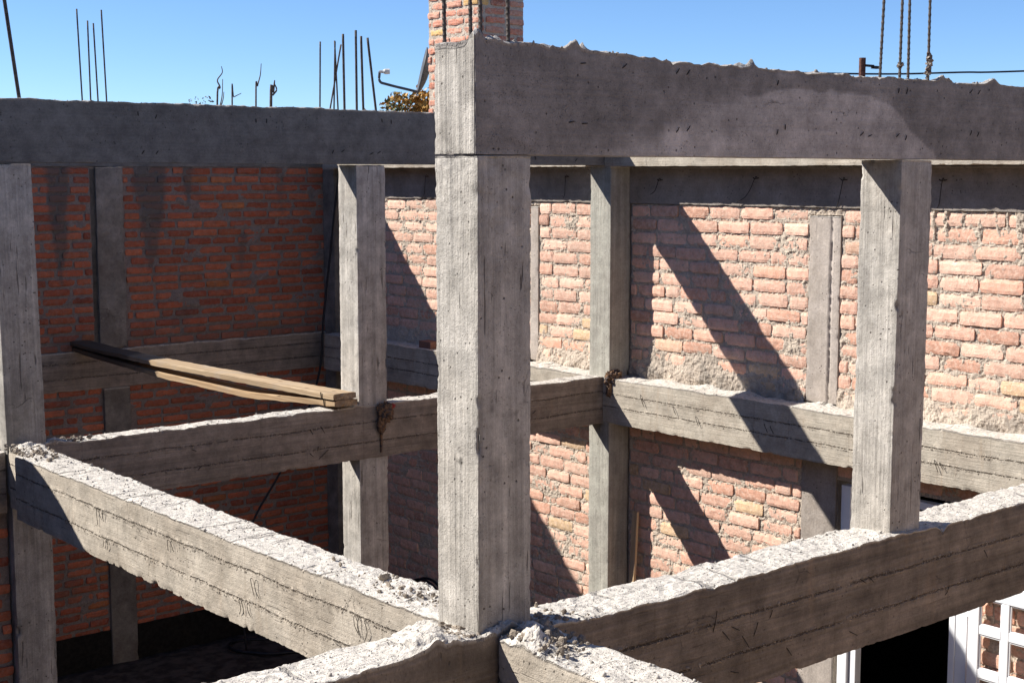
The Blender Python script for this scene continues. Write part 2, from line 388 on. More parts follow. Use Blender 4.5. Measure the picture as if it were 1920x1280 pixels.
M_mort = mortar_mat('rough grey mortar', (.57, .485, .395), (.43, .36, .295))
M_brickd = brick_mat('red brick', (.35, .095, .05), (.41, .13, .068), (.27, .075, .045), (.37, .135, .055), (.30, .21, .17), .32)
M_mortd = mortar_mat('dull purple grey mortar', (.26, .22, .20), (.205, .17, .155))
M_brickc = brick_mat('chimney brick', (.50, .20, .13), (.58, .30, .21), (.44, .16, .10), (.58, .36, .14), (.60, .45, .36), .45)
M_rebar = simple('dull reinforcing steel', (.10, .085, .075), .75, .3, .35, 40.)
M_rebarc = simple('cement splashed steel', (.36, .32, .27), .9, 0., .3, 60., .004, (.10, .06, .04))
M_wire = simple('black annealed wire', (.03, .025, .022), .7, .3)
M_wood = wood_mat('weathered pine', (.40, .27, .15), (.56, .42, .27))
M_wood1 = wood_mat('pine darker at far end', (.29, .20, .12), (.45, .34, .22), 43.3)
M_woodd = wood_mat('dark weathered pine', (.28, .18, .10), (.42, .30, .18), 43.4)
M_cable = simple('black plastic cable', (.014, .015, .02), .45)
M_white = simple('white gloss paint', (.80, .81, .83), .3, 0., .03, 8.)
M_tar = simple('black damp course tar', (.010, .009, .008), .85, 0., .5, 25., .01)
M_dark = simple('plaster darkened as unlit', (.02, .018, .017), .95)  # gloom of the unlit room put into the wall colour
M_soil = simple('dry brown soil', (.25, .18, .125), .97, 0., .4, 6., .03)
M_dish = simple('grey dish paint', (.085, .09, .10), .5, .0, .12)
M_lnb = simple('pale plastic', (.62, .62, .60), .5)
M_bark = simple('grey bark', (.13, .10, .08), .9, 0., .4, 30., .01)
M_leafy = simple('yellow brown leaf', (.36, .20, .045), .7, 0., .5, 3.)
M_leafg = simple('dull green leaf', (.11, .12, .045), .7, 0., .4, 3.)
M_rust = simple('rusty post steel', (.12, .055, .04), .85, .2, .4, 30.)
M_rag = simple('brown cement paper', (.22, .13, .07), .9, 0., .6, 25., .006, (.05, .045, .05))
M_ragr = simple('red scrap', (.32, .05, .045), .8)

# ------------------------------------------------------------------ setting
C0 = np.array([-3.82089703, -4.79069792, 2.03640691])
g = 14; xs = np.linspace(-1, 1, 61); xs = np.sign(xs)*np.abs(xs)**4*900
X, Y = np.meshgrid(xs, xs, indexing='ij'); gp = np.stack([X.ravel(), Y.ravel(), np.zeros(X.size)], 1)
gp[:, 2] = -3.93+.03*fbm(gp*np.array([1.1, 1.1, 1]), 3)
ids = np.arange(X.size).reshape(X.shape)
gq = np.stack([ids[:-1, :-1].ravel(), ids[1:, :-1].ravel(), ids[1:, 1:].ravel(), ids[:-1, 1:].ravel()], 1)
tag(make('ground', gp, gq, M_soil, base=(0, 0, 0), smooth=True), 'dark dusty earth floor below the beams', 'ground', kind='structure')

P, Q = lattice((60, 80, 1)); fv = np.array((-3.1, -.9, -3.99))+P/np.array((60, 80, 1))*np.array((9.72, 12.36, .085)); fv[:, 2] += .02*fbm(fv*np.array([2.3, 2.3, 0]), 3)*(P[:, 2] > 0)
tag(make('floor', fv, Q, simple('earth darkened for shade', (.055, .043, .036), .97, 0., .5, 7., .02), smooth=True), 'dark bare earth floor inside the unfinished building', 'floor', kind='structure')  # darker copy of the soil, interior shade put into its colour

# ------------------------------------------------------------------ columns
ZF = -3.95
def rebar(name, pts, r, parent, mat=None, ribs=True, label=None):
    pts = smooth_path(pts, 4) if len(pts) > 2 else np.asarray(pts, float)
    L = np.linalg.norm(pts[-1]-pts[0]); n = int(max(6, L/.007)) if ribs else 14
    t = np.linspace(0, len(pts)-1, n); path = np.stack([np.interp(t, np.arange(len(pts)), pts[:, k]) for k in range(3)], 1)
    rr = r*(1+(.16*np.where(np.arange(n) % 3 == 0, 1, -.4) if ribs else 0)); rr = np.full(n, r) if not ribs else rr
    v, f = tube(path, rr, 8); o = make(name, v, f, mat or M_rebar, parent, smooth=not ribs)
    if label: o['label'] = label
    return o
def splat(path, r, parent, name='cement_crust', mat=None):
    n = 26; path = np.asarray(path, float); t = np.linspace(0, len(path)-1, n)
    pp = np.stack([np.interp(t, np.arange(len(path)), path[:, k]) for k in range(3)], 1)
    rr = r*(1+.8*np.abs(rng.normal(size=n)))*np.sin(np.linspace(.15, math.pi-.15, n))
    v, f = tube(pp, rr+.004, 9); v = v+.006*rng.normal(size=v.shape); return make(name, v, f, mat or M_rebarc, parent)

def coltint(z0, strength=.25):
    def t(p):
        return 1-strength*sm(z0+.5, z0, p[:, 2])*(.6+.4*perlin(p*6))
    return t
def slope_bend(a, zt, zb, dxt=0, dxb=0):
    def b(p):
        k = (p[:, 2]-zb)/(zt-zb); o = np.zeros_like(p); o[:, 0] = dxb+(dxt-dxb)*k; return o
    return b

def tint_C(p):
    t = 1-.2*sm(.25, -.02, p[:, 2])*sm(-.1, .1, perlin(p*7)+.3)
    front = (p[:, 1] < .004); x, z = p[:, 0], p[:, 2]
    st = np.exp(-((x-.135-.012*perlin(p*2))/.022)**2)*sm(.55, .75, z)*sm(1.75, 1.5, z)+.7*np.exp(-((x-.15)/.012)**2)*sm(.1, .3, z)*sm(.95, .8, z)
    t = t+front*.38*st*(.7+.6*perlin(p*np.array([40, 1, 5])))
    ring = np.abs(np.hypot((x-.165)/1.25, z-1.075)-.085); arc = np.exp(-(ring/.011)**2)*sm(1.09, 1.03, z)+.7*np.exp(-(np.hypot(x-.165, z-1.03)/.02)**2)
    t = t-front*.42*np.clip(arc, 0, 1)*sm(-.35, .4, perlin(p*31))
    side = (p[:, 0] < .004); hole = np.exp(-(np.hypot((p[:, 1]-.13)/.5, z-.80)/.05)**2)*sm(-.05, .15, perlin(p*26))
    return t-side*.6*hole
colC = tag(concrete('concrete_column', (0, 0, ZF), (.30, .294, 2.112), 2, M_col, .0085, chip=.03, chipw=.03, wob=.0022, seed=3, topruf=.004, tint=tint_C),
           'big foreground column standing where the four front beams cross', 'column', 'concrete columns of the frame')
colR = tag(concrete('concrete_column', (2.99, 0, -.05), (3.282, .273, 2.112), 2, M_col, .012, chip=.03, chipw=.03, seed=5, topruf=.003,
           bend=lambda p: np.stack([.010*(p[:, 2]-1)/2, p[:, 2]*0, p[:, 2]*0], 1)),
           'right hand column under the weathered front beam, its left side sunlit', 'column', 'concrete columns of the frame')
colD = tag(concrete('concrete_column', (3.346, 5.901, ZF), (3.655, 6.19, 2.112), 2, M_col, .02, chip=.03, chipw=.04, seed=6),
           'middle distance column at the end of the two wooden planks', 'column', 'concrete columns of the frame')
colB = tag(concrete('concrete_column', (6.352, 5.812, ZF), (6.632, 6.11, 2.112), 2, M_colb, .022, chip=.03, chipw=.04, seed=7),
           'greenish grey column against the pale brick wall, where the row beam meets the wall beam', 'column', 'concrete columns of the frame')
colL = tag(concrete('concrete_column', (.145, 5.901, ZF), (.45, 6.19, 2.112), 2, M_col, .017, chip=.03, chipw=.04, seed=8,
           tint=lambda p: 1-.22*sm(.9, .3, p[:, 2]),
           bend=lambda p: np.stack([np.where(p[:, 2] < -.4, .04, .018*(1.05-p[:, 2])), p[:, 2]*0, p[:, 2]*0], 1)),
           'shaded column at the left edge of the picture', 'column', 'concrete columns of the frame')
colK = tag(concrete('concrete_column', (6.545, 11.2, ZF), (6.80, 11.462, 2.112), 2, M_tied, .035, chip=.02, chipw=.05, seed=9),
           'dark column in the far corner where the red wall meets the pale wall', 'column', 'concrete columns of the frame')

# ------------------------------------------------------------------ beams
def stub(parent, x, y, z, axis, ang, L=.035, r=.0026, out=.008):
    # short cut wire ends poking from a beam face (axis 0: face looks to -Y, axis 1: face looks to -X)
    u = np.array([1., 0, 0]) if axis == 0 else np.array([0, -1., 0]); nrm = np.array([0, -1., 0]) if axis == 0 else np.array([-1., 0, 0])
    p = np.array([x, y, z]); dirv = u*math.cos(ang)+np.array([0, 0, 1])*math.sin(ang)
    pts = [p-dirv*L/2+nrm*(-.006), p+nrm*out*.6, p+dirv*L/2+nrm*out]
    v, f = tube(smooth_path(pts, 3), r, 5); return make('wire_stub', v, f, M_wire, parent)
def bentwire(parent, pts, r=.0019):
    v, f = tube(smooth_path(pts, 6), r, 5); return make('tie_wire', v, f, M_wire, parent)

def tint_R(p):
    # pale dry patch on the damp, weathered front beam
    x, z = p[:, 0]+.05*perlin(p*5), p[:, 2]+.03*perlin(p*6+9)
    up = np.interp(x, [.8, 1.05, 1.3, 1.6, 1.95, 2.35, 2.7, 2.95, 3.15, 3.3, 3.38], [2.1, 2.22, 2.32, 2.40, 2.455, 2.47, 2.44, 2.37, 2.26, 2.14, 2.05])
    soft = np.where(x < 1.7, .09, .012)
    k = np.clip((up-z)/soft+.5, 0, 1)
    t = 1+.75*k+.25*sm(.2, .8, fbm(p*2.6, 3))
    return t
upR = concrete('concrete_beam', (0.0, .012, 2.117), (8.6, .292, 2.555), 0, M_up, (.018, .012, .012), chip=.02, chipw=.03, topamp=.013, wob=.002, seed=12, botchip=.006,
    tint=tint_R, stones=200, mounds=[(.02, .03, .035, .055), (.12, .05, .05, .03), (.56, .02, .035, .04), (.63, .04, .02, .03), (1.69, .05, .03, .03), (1.76, .03, .03, .03), (3.4, .02, .07, .035), (3.9, .03, .1, .02)],
    profile=lambda x: np.interp(x, [0, .3, .8, 1.4, 2.2, 3.0, 8.6], [.04, .038, .02, .003, -.002, .002, .012])+.008*perlin(np.stack([x*3, x*0, x*0], 1)))
tag(upR, 'dark weathered front beam on top of the big foreground column, with a paler dry patch', 'beam', 'concrete beams of the frame')
head = concrete('column_head', (-.004, .0165, 2.119), (.045, .2935, 2.575), 2, M_col, .011, parent=upR, chip=.03, chipw=.025, wob=.002, seed=13, topamp=.012,
    mounds=[(.0, .03, .05, .05)])
head['label'] = 'pale sunlit end of the dark front beam'
for (x, z, a) in [(1.213, 2.512, 1.1), (1.285, 2.51, 1.1), (1.218, 2.239, 1.2), (1.291, 2.247, 1.1), (1.939, 2.486, 1.57), (1.943, 2.241, 1.57), (2.005, 2.267, 1.9), (2.637, 2.245, .8), (2.707, 2.238, .4),
                  (2.957, 2.242, .8), (3.037, 2.229, 1.5), (2.959, 2.484, 1.8), (3.033, 2.481, 1.5), (3.655, 2.505, .9), (3.738, 2.503, 1.1), (3.672, 2.269, 1.5), (3.744, 2.261, 1.4), (.605, 2.522, .1), (.863, 2.52, .8), (.537, 2.263, .2), (.617, 2.258, .1)]:
    stub(upR, x, .012, z, 0, a, .034)

up2 = concrete('concrete_beam', (-.55, 5.893, 2.12), (6.36, 6.19, 2.59), 0, M_up2, (.03, .025, .02), chip=.03, chipw=.04, topamp=.013, wob=.0025, seed=15, botchip=.01, stones=120,
    profile=lambda x: .008*perlin(np.stack([x*2, x*0, x*0], 1)))
tag(up2, 'dark slate grey upper beam running over the wooden planks to the greenish column', 'beam', 'concrete beams of the frame')
for (x, z, a) in [(1.3, 2.50, 1.8), (1.45, 2.48, 1.2), (1.33, 2.2, 1.0), (1.45, 2.2, 1.0), (2.35, 2.47, 1.8), (2.45, 2.47, 1.6), (3.1, 2.22, 1.3), (3.2, 2.23, .7), (3.5, 2.21, .5), (3.58, 2.22, .6), (3.62, 2.5, 1.9), (3.72, 2.49, 1.8), (4.3, 2.22, 1.4), (5.3, 2.18, 2.2), (5.42, 2.18, 2.0), (5.95, 2.17, 1.0)]:
    stub(up2, x, 5.893, z, 0, a, .04, .0034)

upW = tag(concrete('concrete_beam', (6.344, -.8, 2.107), (6.64, 11.15, 2.56), 1, M_wallb, (.03, .03, .025), chip=.03, chipw=.04, topamp=.013, seed=16, botchip=.02),
    'upper beam along the head of the pale brick wall, only its sunlit lower edge showing', 'beam', 'concrete beams of the frame')

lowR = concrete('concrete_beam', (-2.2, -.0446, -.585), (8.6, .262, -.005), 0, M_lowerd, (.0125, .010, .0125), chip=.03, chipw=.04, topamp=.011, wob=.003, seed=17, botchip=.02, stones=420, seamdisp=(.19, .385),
    mounds=[(.15, -.0, .16, .05), (-.25, .02, .16, .05), (-.15, .2, .12, .03), (.42, .03, .16, .02), (3.0, -.02, .3, .012), (3.45, -.03, .05, -.04)],
    profile=lambda x: np.interp(x, [-2.2, -.8, -.05, .35, 1.2, 2.2, 2.9, 3.4, 4.5, 8.6], [.03, .03, .045, .01, .0, .006, .004, -.004, .004, .0])+.006*perlin(np.stack([x*2.5, x*0, x*0], 1)))
tag(lowR, 'rough topped brown lower beam at the bottom right, passing under the foreground column', 'beam', 'concrete beams of the frame')
for (x, z, a, L) in [(1.55, -.27, -.9, .08), (1.62, -.25, -.5, .07), (1.78, -.30, 1.3, .1), (1.70, -.33, -1.0, .1), (2.05, -.46, -1.0, .07), (2.68, -.2, -.6, .05), (2.75, -.2, -.8, .06), (1.9, -.24, 1.4, .06), (1.47, -.2, 1.45, .14), (.95, -.33, -1.3, .12), (2.6, -.48, -.5, .08), (1.62, -.48, -.3, .07), (3.9, -.25, -1.2, .06), (3.5, -.42, 1.2, .06)]:
    stub(lowR, x, -.0446, z, 0, a, L, .0022, .012)

beamA = concrete('concrete_beam', (.052, .255, -.4665), (.352, 5.86, .002), 1, M_lower, (.010, .0125, .0125), chip=.03, chipw=.04, topamp=.0105, wob=.003, seed=18, botchip=.03, stones=420, seamdisp=(.155, .335),
    bend=lambda p: np.stack([.105*sm(5.46, 5.5, p[:, 1])*(p[:, 0] < .2)*(1-(p[:, 0]-.052)/.148), p[:, 1]*0, p[:, 1]*0], 1), mounds=[(.3, .9, .14, .02), (.2, 3.4, .12, .01), (.25, 5.7, .2, .03), (.1, .35, .12, .02)], profile=lambda y: .008*perlin(np.stack([y*2, y*0+4, y*0], 1)))
tag(beamA, 'long sunlit board marked beam from the foreground column back to the left edge column', 'beam', 'concrete beams of the frame')
def hooks(par, x, y, z, n, L=.09, sgn=1):
    for k in range(n):
        yy = y-.045*k+rng.uniform(-.01, .01); l = L*rng.uniform(.6, 1.1)
        bentwire(par, [(x+.006, yy, z), (x-.010, yy-.006, z+.002), (x-.012, yy-.03*rng.random(), z-l*.5), (x-.008, yy-.06*rng.random()+.01, z-l)])
for (y, h, n, L) in [(4.05, .335, 3, .10), (3.05, .32, 2, .07), (3.95, .155, 2, .07), (2.05, .30, 2, .09), (2.2, .15, 3, .08), (1.05, .33, 3, .13), (.98, .135, 4, .12), (.72, .14, 3, .09)]:
    hooks(beamA, .052, y, -.4665+h, n, L)
bentwire(beamA, [(.036, 1.20, -.31), (.02, 1.0, -.335), (.02, .86, -.45)]); bentwire(beamA, [(.036, .62, -.28), (.02, .98, -.33)])

beamF = tag(concrete('concrete_beam', (.058, -3.2, -.50), (.362, -.06, .015), 1, M_lower, (.010, .010, .0125), chip=.03, chipw=.04, topamp=.010, wob=.003, seed=19, botchip=.02, stones=380, seamdisp=(.17, .34),
    mounds=[(.13, -.22, .10, .065), (.2, -.1, .14, .05), (.3, -.3, .05, .015)]),
    'near beam end coming toward the camera at the bottom centre, rubble on its top', 'beam', 'concrete beams of the frame')

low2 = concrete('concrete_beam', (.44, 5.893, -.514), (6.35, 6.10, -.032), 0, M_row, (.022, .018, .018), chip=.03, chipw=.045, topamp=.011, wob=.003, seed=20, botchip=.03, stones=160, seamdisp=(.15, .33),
    mounds=[(.55, 5.95, .15, .035), (3.33, 5.95, .08, .03)], profile=lambda x: np.interp(x, [.4, 1, 2.4, 3.3, 4.5, 6.3], [.0, -.002, .006, .004, .003, .006])+.008*perlin(np.stack([x*2, x*0+7, x*0], 1)))
tag(low2, 'shaded lower row beam with a bright rough top that carries the plank ends', 'beam', 'concrete beams of the frame')
for (x, z, a, L) in [(2.83, -.19, -1.1, .08), (2.95, -.19, -1.1, .08), (2.83, -.40, -.8, .05), (2.95, -.42, .7, .14), (1.7, -.22, -.4, .05), (1.75, -.38, .9, .06), (2.9, -.36, 1.5, .05), (4.9, -.3, 1.2, .05), (5.4, -.3, .8, .05)]:
    stub(low2, x, 5.893, z, 0, a, L, .0028, .012)
low2x = tag(concrete('concrete_beam', (-1.6, 5.91, -.514), (.15, 6.12, -.05), 0, M_row, .04, topamp=.01, seed=21), 'shaded stub of beam behind the left edge column', 'beam', 'concrete beams of the frame')

lowW = concrete('concrete_beam', (6.344, -.8, -.50), (6.634, 11.19, -.036), 1, M_wallb, (.02, .022, .018), chip=.03, chipw=.045, topamp=.010, wob=.003, seed=22, botchip=.03, stones=260, seamdisp=(.17, .30),
    mounds=[(6.6, y, .16, .03) for y in (0., .5, 1.2, 1.8, 2.4, 3.3, 4.2, 4.7, 5.2, 7, 8)], profile=lambda y: .006*perlin(np.stack([y*2, y*0+3, y*0], 1)))
tag(lowW, 'sunlit wall beam below the upper pale brickwork, crossed by a slanting shadow', 'beam', 'concrete beams of the frame')
for (y, z) in [(5.35, -.16), (5.33, -.2), (4.9, -.22), (3.75, -.24), (3.68, -.25), (1.95, -.3), (1.9, -.31), (4.6, -.28)]:
    bentwire(lowW, [(6.35, y, z), (6.328, y-.01, z-.002), (6.325, y-.05, z-.05-.04*rng.random())], .003)

# broken mortar and stones heaped round the column feet
def rubble(par, box_, n, cx, cy, sx, sy, z, mat, big=.014):
    iv, jf = ico(); V, F = [], []
    for i in range(n):
        x, y = cx+rng.normal()*sx, cy+rng.normal()*sy
        if -.01 < x-.0 < .31 and 0 < y < .29 and par is lowR: continue
        x0, x1, y0, y1 = {'R': (-9, 9, -.03, .25), 'F': (.07, .35, -9, -.07), 'A': (.065, .34, 0, 9), '2': (.45, 9, 5.905, 6.09)}[box_]
        if not (x0 < x < x1 and y0 < y < y1): continue
        r = big*rng.lognormal(-.35, .5); r = min(r, .03)
        V.append(iv*r*rng.uniform(.5, 1.2, 3)*(1+.22*rng.normal(size=(12, 1)).clip(-1, 1))+np.array([x, y, z(x, y)+r*.2])); F.append(jf+12*(len(V)-1))
    V = np.concatenate(V); F = np.concatenate(F); o = make('rubble', V, F, mat, par, attrs={'stain': np.zeros(len(V))}); o['kind'] = 'stuff'; return o
M_rub = mortar_mat('loose broken mortar', (.40, .34, .27), (.20, .165, .135))
rubble(lowR, 'R', 420, -.06, .08, .11, .09, lambda x, y: .022+.02*math.exp(-((x+.1)/.15)**2), M_rub)
rubble(lowR, 'R', 260, .36, .02, .10, .06, lambda x, y: .012, M_rub)
rubble(beamF, 'F', 300, .16, -.2, .09, .10, lambda x, y: .03+.035*math.exp(-((x-.14)**2+(y+.2)**2)/.012), M_rub, .013)
rubble(beamA, 'A', 160, .25, .75, .07, .25, lambda x, y: .008, M_rub, .011)
rubble(beamA, 'A', 160, .2, 5.55, .09, .2, lambda x, y: .012, M_rub, .014)
rubble(low2, '2', 120, .62, 5.97, .12, .06, lambda x, y: -.022, M_rub, .014)

# reinforcing bars standing out of the columns
def bars(par, lst, r, ribs=True, mat=None):
    for pts in lst: rebar('rebar', pts, r, par, mat, ribs)
bars(colC, [[(.03, .262, 2.3), (.03, .262, 2.6), (.022, .262, 3.1)], [(.145, .23, 2.3), (.148, .23, 2.65), (.138, .23, 3.1)], [(.068, .06, 2.3), (.067, .06, 2.62), (.062, .06, 3.1)], [(.222, .06, 2.3), (.219, .06, 2.62), (.206, .06, 3.1)]], .0085)
bars(colR, [[(2.851, .06, 2.4), (2.856, .06, 2.58), (2.884, .06, 3.25)], [(3.034, .06, 2.4), (3.035, .06, 2.59), (3.043, .06, 3.25)], [(3.112, .06, 2.4), (3.113, .06, 2.59), (3.104, .06, 3.25)], [(3.303, .06, 2.4), (3.303, .06, 2.58), (3.298, .06, 3.25)]], .0078)
splat([(3.303, .06, 2.575), (3.301, .058, 2.62), (3.304, .055, 2.68), (3.301, .06, 2.72)], .005, colR)
splat([(3.036, .06, 2.62), (3.037, .058, 2.64)], .004, colR)
bars(colD, [[(3.299, 6.0, 2.45), (3.292, 6.0, 3.244)], [(3.427, 6.0, 2.45), (3.426, 6.0, 3.284)], [(3.499, 6.0, 2.45), (3.481, 6.0, 3.237)], [(3.65, 6.0, 2.45), (3.549, 6.0, 3.227)]], .011, False)
bars(colL, [[(.437, 6.05, 2.45), (.416, 6.05, 2.62), (.30, 6.05, 3.62)]], .015, False)
bars(colK, [[(6.47, 11.4, 2.4), (6.50, 11.4, 3.73)], [(6.78, 11.4, 2.4), (6.72, 11.4, 3.755)], [(6.555, 11.4, 2.5), (6.818, 11.4, 3.71)], [(6.68, 11.4, 2.4), (6.727, 11.4, 3.745)]], .011, False)

# ------------------------------------------------------------------ brickwork
def brickwork(name, u0, u1, z0, z1, pos, udir, nrm, course, length, joint, mats, holes=(), relief=.012, rough=.004, mres=.02, mrough=.007, stainf=None, bulge=None,
              blocks=(), parent=None, base=None, depth=.05, phase=0., tiles=True):
    """bricks laid one by one in front of a rough mortar bed. pos + u*udir + z + d*nrm; nrm points to the viewer side."""
    udir, nrm, pos = np.array(udir, float), np.array(nrm, float), np.array(pos, float)
    rows = int((z1-z0)/course); cs, sz = [], []
    for k in range(rows+1):
        zt = z1-k*course; zc = zt-course/2
        if zt-course < z0-.6*course: break
        u = u0-(length*.5 if k % 2 else 0)-rng.uniform(0, .08)-phase
        while u < u1:
            L = length*rng.choice([1., 1., 1., 1., .96, 1.04, .5, .75], p=[.2, .2, .2, .14, .09, .09, .05, .03])
            a, b = max(u+joint*.5*rng.uniform(.5, 1.5), u0), min(u+L-joint*.5*rng.uniform(.5, 1.4), u1); u += L
            if b-a < .05: continue
            segs = [(a, b)]
            for (h0, h1, hz0, hz1) in holes:
                if hz0 < zc < hz1:
                    ns = []
                    for (s, e) in segs:
                        if e <= h0 or s >= h1: ns.append((s, e)); continue
                        if s < h0-.05: ns.append((s, h0-rng.uniform(0, .02)))
                        if e > h1+.05: ns.append((h1+rng.uniform(0, .02), e))
                    segs = ns
            for (s, e) in segs:
                hh = (course-joint)*rng.uniform(.92, 1.06)
                cs.append(((s+e)/2, zc+rng.normal()*.0035)); sz.append((e-s, hh))
    cs, sz = np.array(cs), np.array(sz); nb = len(cs)
    P, Q = lattice((8, 2, 4) if length > .3 else (6, 2, 3)); nn = np.array(P.max(0)); T = P/nn*2-1     # u, depth, z
    k = len(P)
    fr = (P[:, 1] == 0)
    lu, lz = T[:, 0], T[:, 2]
    tilt = rng.normal(size=nb)*.006; rel = rng.normal(size=nb)*.004; yaw = rng.normal(size=nb)*.012
    rc = 1-.035*sm(.7, 1, np.abs(lz)); rz = 1-.06*sm(.75, 1, np.abs(lu))
    U = cs[:, 0:1]+(lu*rc)[None]*sz[:, 0:1]/2; Z = cs[:, 1:2]+(lz*rz)[None]*sz[:, 1:2]/2+tilt[:, None]*lu[None]*sz[:, 0:1]*.5
    D = np.where(P[:, 1] == 0, 1., np.where(P[:, 1] == 1, .45, 0.))[None]*(relief+.02)-.02+np.zeros_like(U)+np.where(P[:, 1] < 2, 1, 0)[None]*(rel[:, None]+yaw[:, None]*lu[None]*sz[:, 0:1])
    # worn arrises
    eu = sm(.72, 1., np.abs(lu)); ez = sm(.5, 1., np.abs(lz)); cor = np.clip(eu+ez, 0, 1.6)
    D -= fr[None]*(.0045*cor**1.2)[None]; U += 0*U
    V = np.stack([U.ravel(), D.ravel(), Z.ravel()], 1)
    brand = np.repeat(rng.random((nb, 3)), k, 0)
    nz_ = fbm(V*np.array([11, 11, 15])+brand*30, 3, .6)
    V[:, 1] += rough*nz_*np.tile(np.where(P[:, 1] < 2, 1, 0), nb)
    V[:, 0] += rough*1.4*perlin(V*27+5)*np.tile(np.abs(lu) > .9, nb); V[:, 2] += rough*1.4*perlin(V*19+9)*np.tile(np.abs(lz) > .9, nb)
    chipm = 1.6*np.clip(perlin(V*13+brand*20)-.18, 0, 1)*np.tile(cor*fr, nb); V[:, 1] -= chipm*relief*1.3
    F = (Q[None]+(np.arange(nb)*k)[:, None, None]).reshape(-1, 4)
    # mortar bed
    nu, nz = max(2, int((u1-u0)/mres)), max(2, int((z1-z0)/mres))
    uu, zz = np.meshgrid(np.linspace(u0, u1, nu+1), np.linspace(z0, z1, nz+1), indexing='ij')
    W = np.stack([uu.ravel(), 0*uu.ravel(), zz.ravel()], 1)
    W[:, 1] = -.002+mrough*(1.1*fbm(W*17, 3, .65)+.8*perlin(W*44))
    if bulge is not None: W[:, 1] += bulge(W[:, 0], W[:, 2])
    idg = np.arange(len(W)).reshape(uu.shape)
    mq = np.stack([idg[:-1, :-1].ravel(), idg[1:, :-1].ravel(), idg[1:, 1:].ravel(), idg[:-1, 1:].ravel()], 1)
    mc = W[mq].mean(1); keep = np.ones(len(mq), bool)
    for (h0, h1, hz0, hz1) in holes: keep &= ~((mc[:, 0] > h0) & (mc[:, 0] < h1) & (mc[:, 2] > hz0) & (mc[:, 2] < hz1))
    mq = mq[keep]
    A = np.concatenate([V, W]); F = np.concatenate([F, mq+len(V)]); mi = np.concatenate([np.zeros(nb*len(Q), int), np.ones(len(mq), int)])
    bc = np.concatenate([brand, np.full((len(W), 3), .5)])
    for (b0, b1, bz0, bz1) in blocks:      # backing behind the bed
        bl, bf = box((b0, -depth-.20, bz0), (b1, -depth+.03, bz1)); F = np.concatenate([F, np.array(bf)+len(A)]); A = np.concatenate([A, bl]); mi = np.concatenate([mi, np.ones(6, int)])
        bc = np.concatenate([bc, np.full((len(bl), 3), .5)])
    st = np.zeros(len(A)) if stainf is None else stainf(A[:, 0], A[:, 2], A)
    G = pos+A[:, 0:1]*udir+A[:, 1:2]*nrm+A[:, 2:3]*np.array([0, 0, 1.])
    return make(name, G, F, mats, parent, base=base, midx=mi, attrs={'bc': bc, 'stain': st})

# pale wall on the right (plane X = WX, seen from -X): upper and lower brickwork are one wall
WX = 6.642
def bulgeW(u, z):
    b = .03*sm(.22, -.03, z)*(z > -.2)*(1+.9*perlin(np.stack([u*5, z*7, z*0], 1)))
    b += .014*sm(.2, .75, perlin(np.stack([u*2.3, z*3.1, z*0+8], 1)))*.8
    b += .022*np.exp(-(((u-4.75)/.22)**2+((z-.14)/.16)**2))*1.3
    b += .022*sm(1.35, 1.75, z)*(u < 2.7)*sm(-.1, .5, perlin(np.stack([u*16, z*2.2, z*0+2], 1)))*1.2
    return b
def stainW(u, z, A):
    s = .8*np.exp(-(((u-4.75)/.25)**2+((z-.14)/.18)**2))+.9*sm(.14, .02, z)*(z > -.1)*(u > 3.6)*(u < 4.8)*1.0
    s += .8*sm(.2, 0, z)*(z > -.1)*(u < 1.8)
    s += .9*sm(.45, .0, z)*(z > -.1)*(u > 5.3)*(u < 5.9)
    return np.clip(.75*s*(.6+.6*perlin(np.stack([u*9, z*9, z*0], 1))), 0, 1)
tieU = (3.165, 3.515, -.05, 1.665); tieU2 = (7.235, 7.37, -.05, 1.69); tieL = (3.15, 3.535, -4., -.5); door = (1.80, 3.15, -4., -.70)
wallW = brickwork('brick_wall', -.8, 11.2, -3.95, 1.73, (WX, 0, 0), (0, 1, 0), (-1, 0, 0), .1335, .40, .0255, [M_brick, M_mort],
    holes=[tieU, tieU2, tieL, door, (5.80, 6.12, -4, 1.8), (-1, 12, -.47, -.06)], relief=.0095, rough=.0026, mres=.012, mrough=.0095, stainf=stainW, bulge=bulgeW,
    blocks=[(-.8, 11.2, -.68, 2.5), (-.8, 1.82, -3.95, -.685), (3.15, 11.2, -3.95, -.685)], base=(WX, 5.2, ZF))
tag(wallW, 'pale pink brick wall on the right, lit by the sun and crossed by slanting shadows', 'wall')
bond = concrete('bond_beam', (WX-.022, -.8, 1.735), (WX+.012, 11.15, 2.10), 1, M_tie, (.03, .03, .02), parent=wallW, chip=.02, chipw=.03, seed=31, botchip=.02, tint=lambda p: .8+.3*perlin(p*1.7))
def grooveT(y0):
    def b(p):
        o = np.zeros_like(p); o[:, 0] = .02*np.exp(-((p[:, 1]-y0-.006*perlin(p*3))/.010)**2)*(1+.5*perlin(p*22)); return o
    return b
t1 = concrete('tie_column', (WX-.016, 3.165, -.02), (WX+.02, 3.515, 1.66), 2, M_tie, (.02, .011, .014), parent=wallW, chip=.03, chipw=.03, seed=32, bend=grooveT(3.265), tint=lambda p: 1.18+.1*perlin(p*3))
t2 = concrete('tie_column', (WX-.016, 7.24, -.02), (WX+.02, 7.37, 1.68), 2, M_tie, .02, parent=wallW, chip=.03, chipw=.03, seed=33, tint=lambda p: 1.2+p[:, 0]*0)
t3 = concrete('tie_column', (WX-.014, 3.15, ZF), (WX+.02, 3.535, -.47), 2, M_tie, .02, parent=wallW, chip=.03, chipw=.03, seed=34)
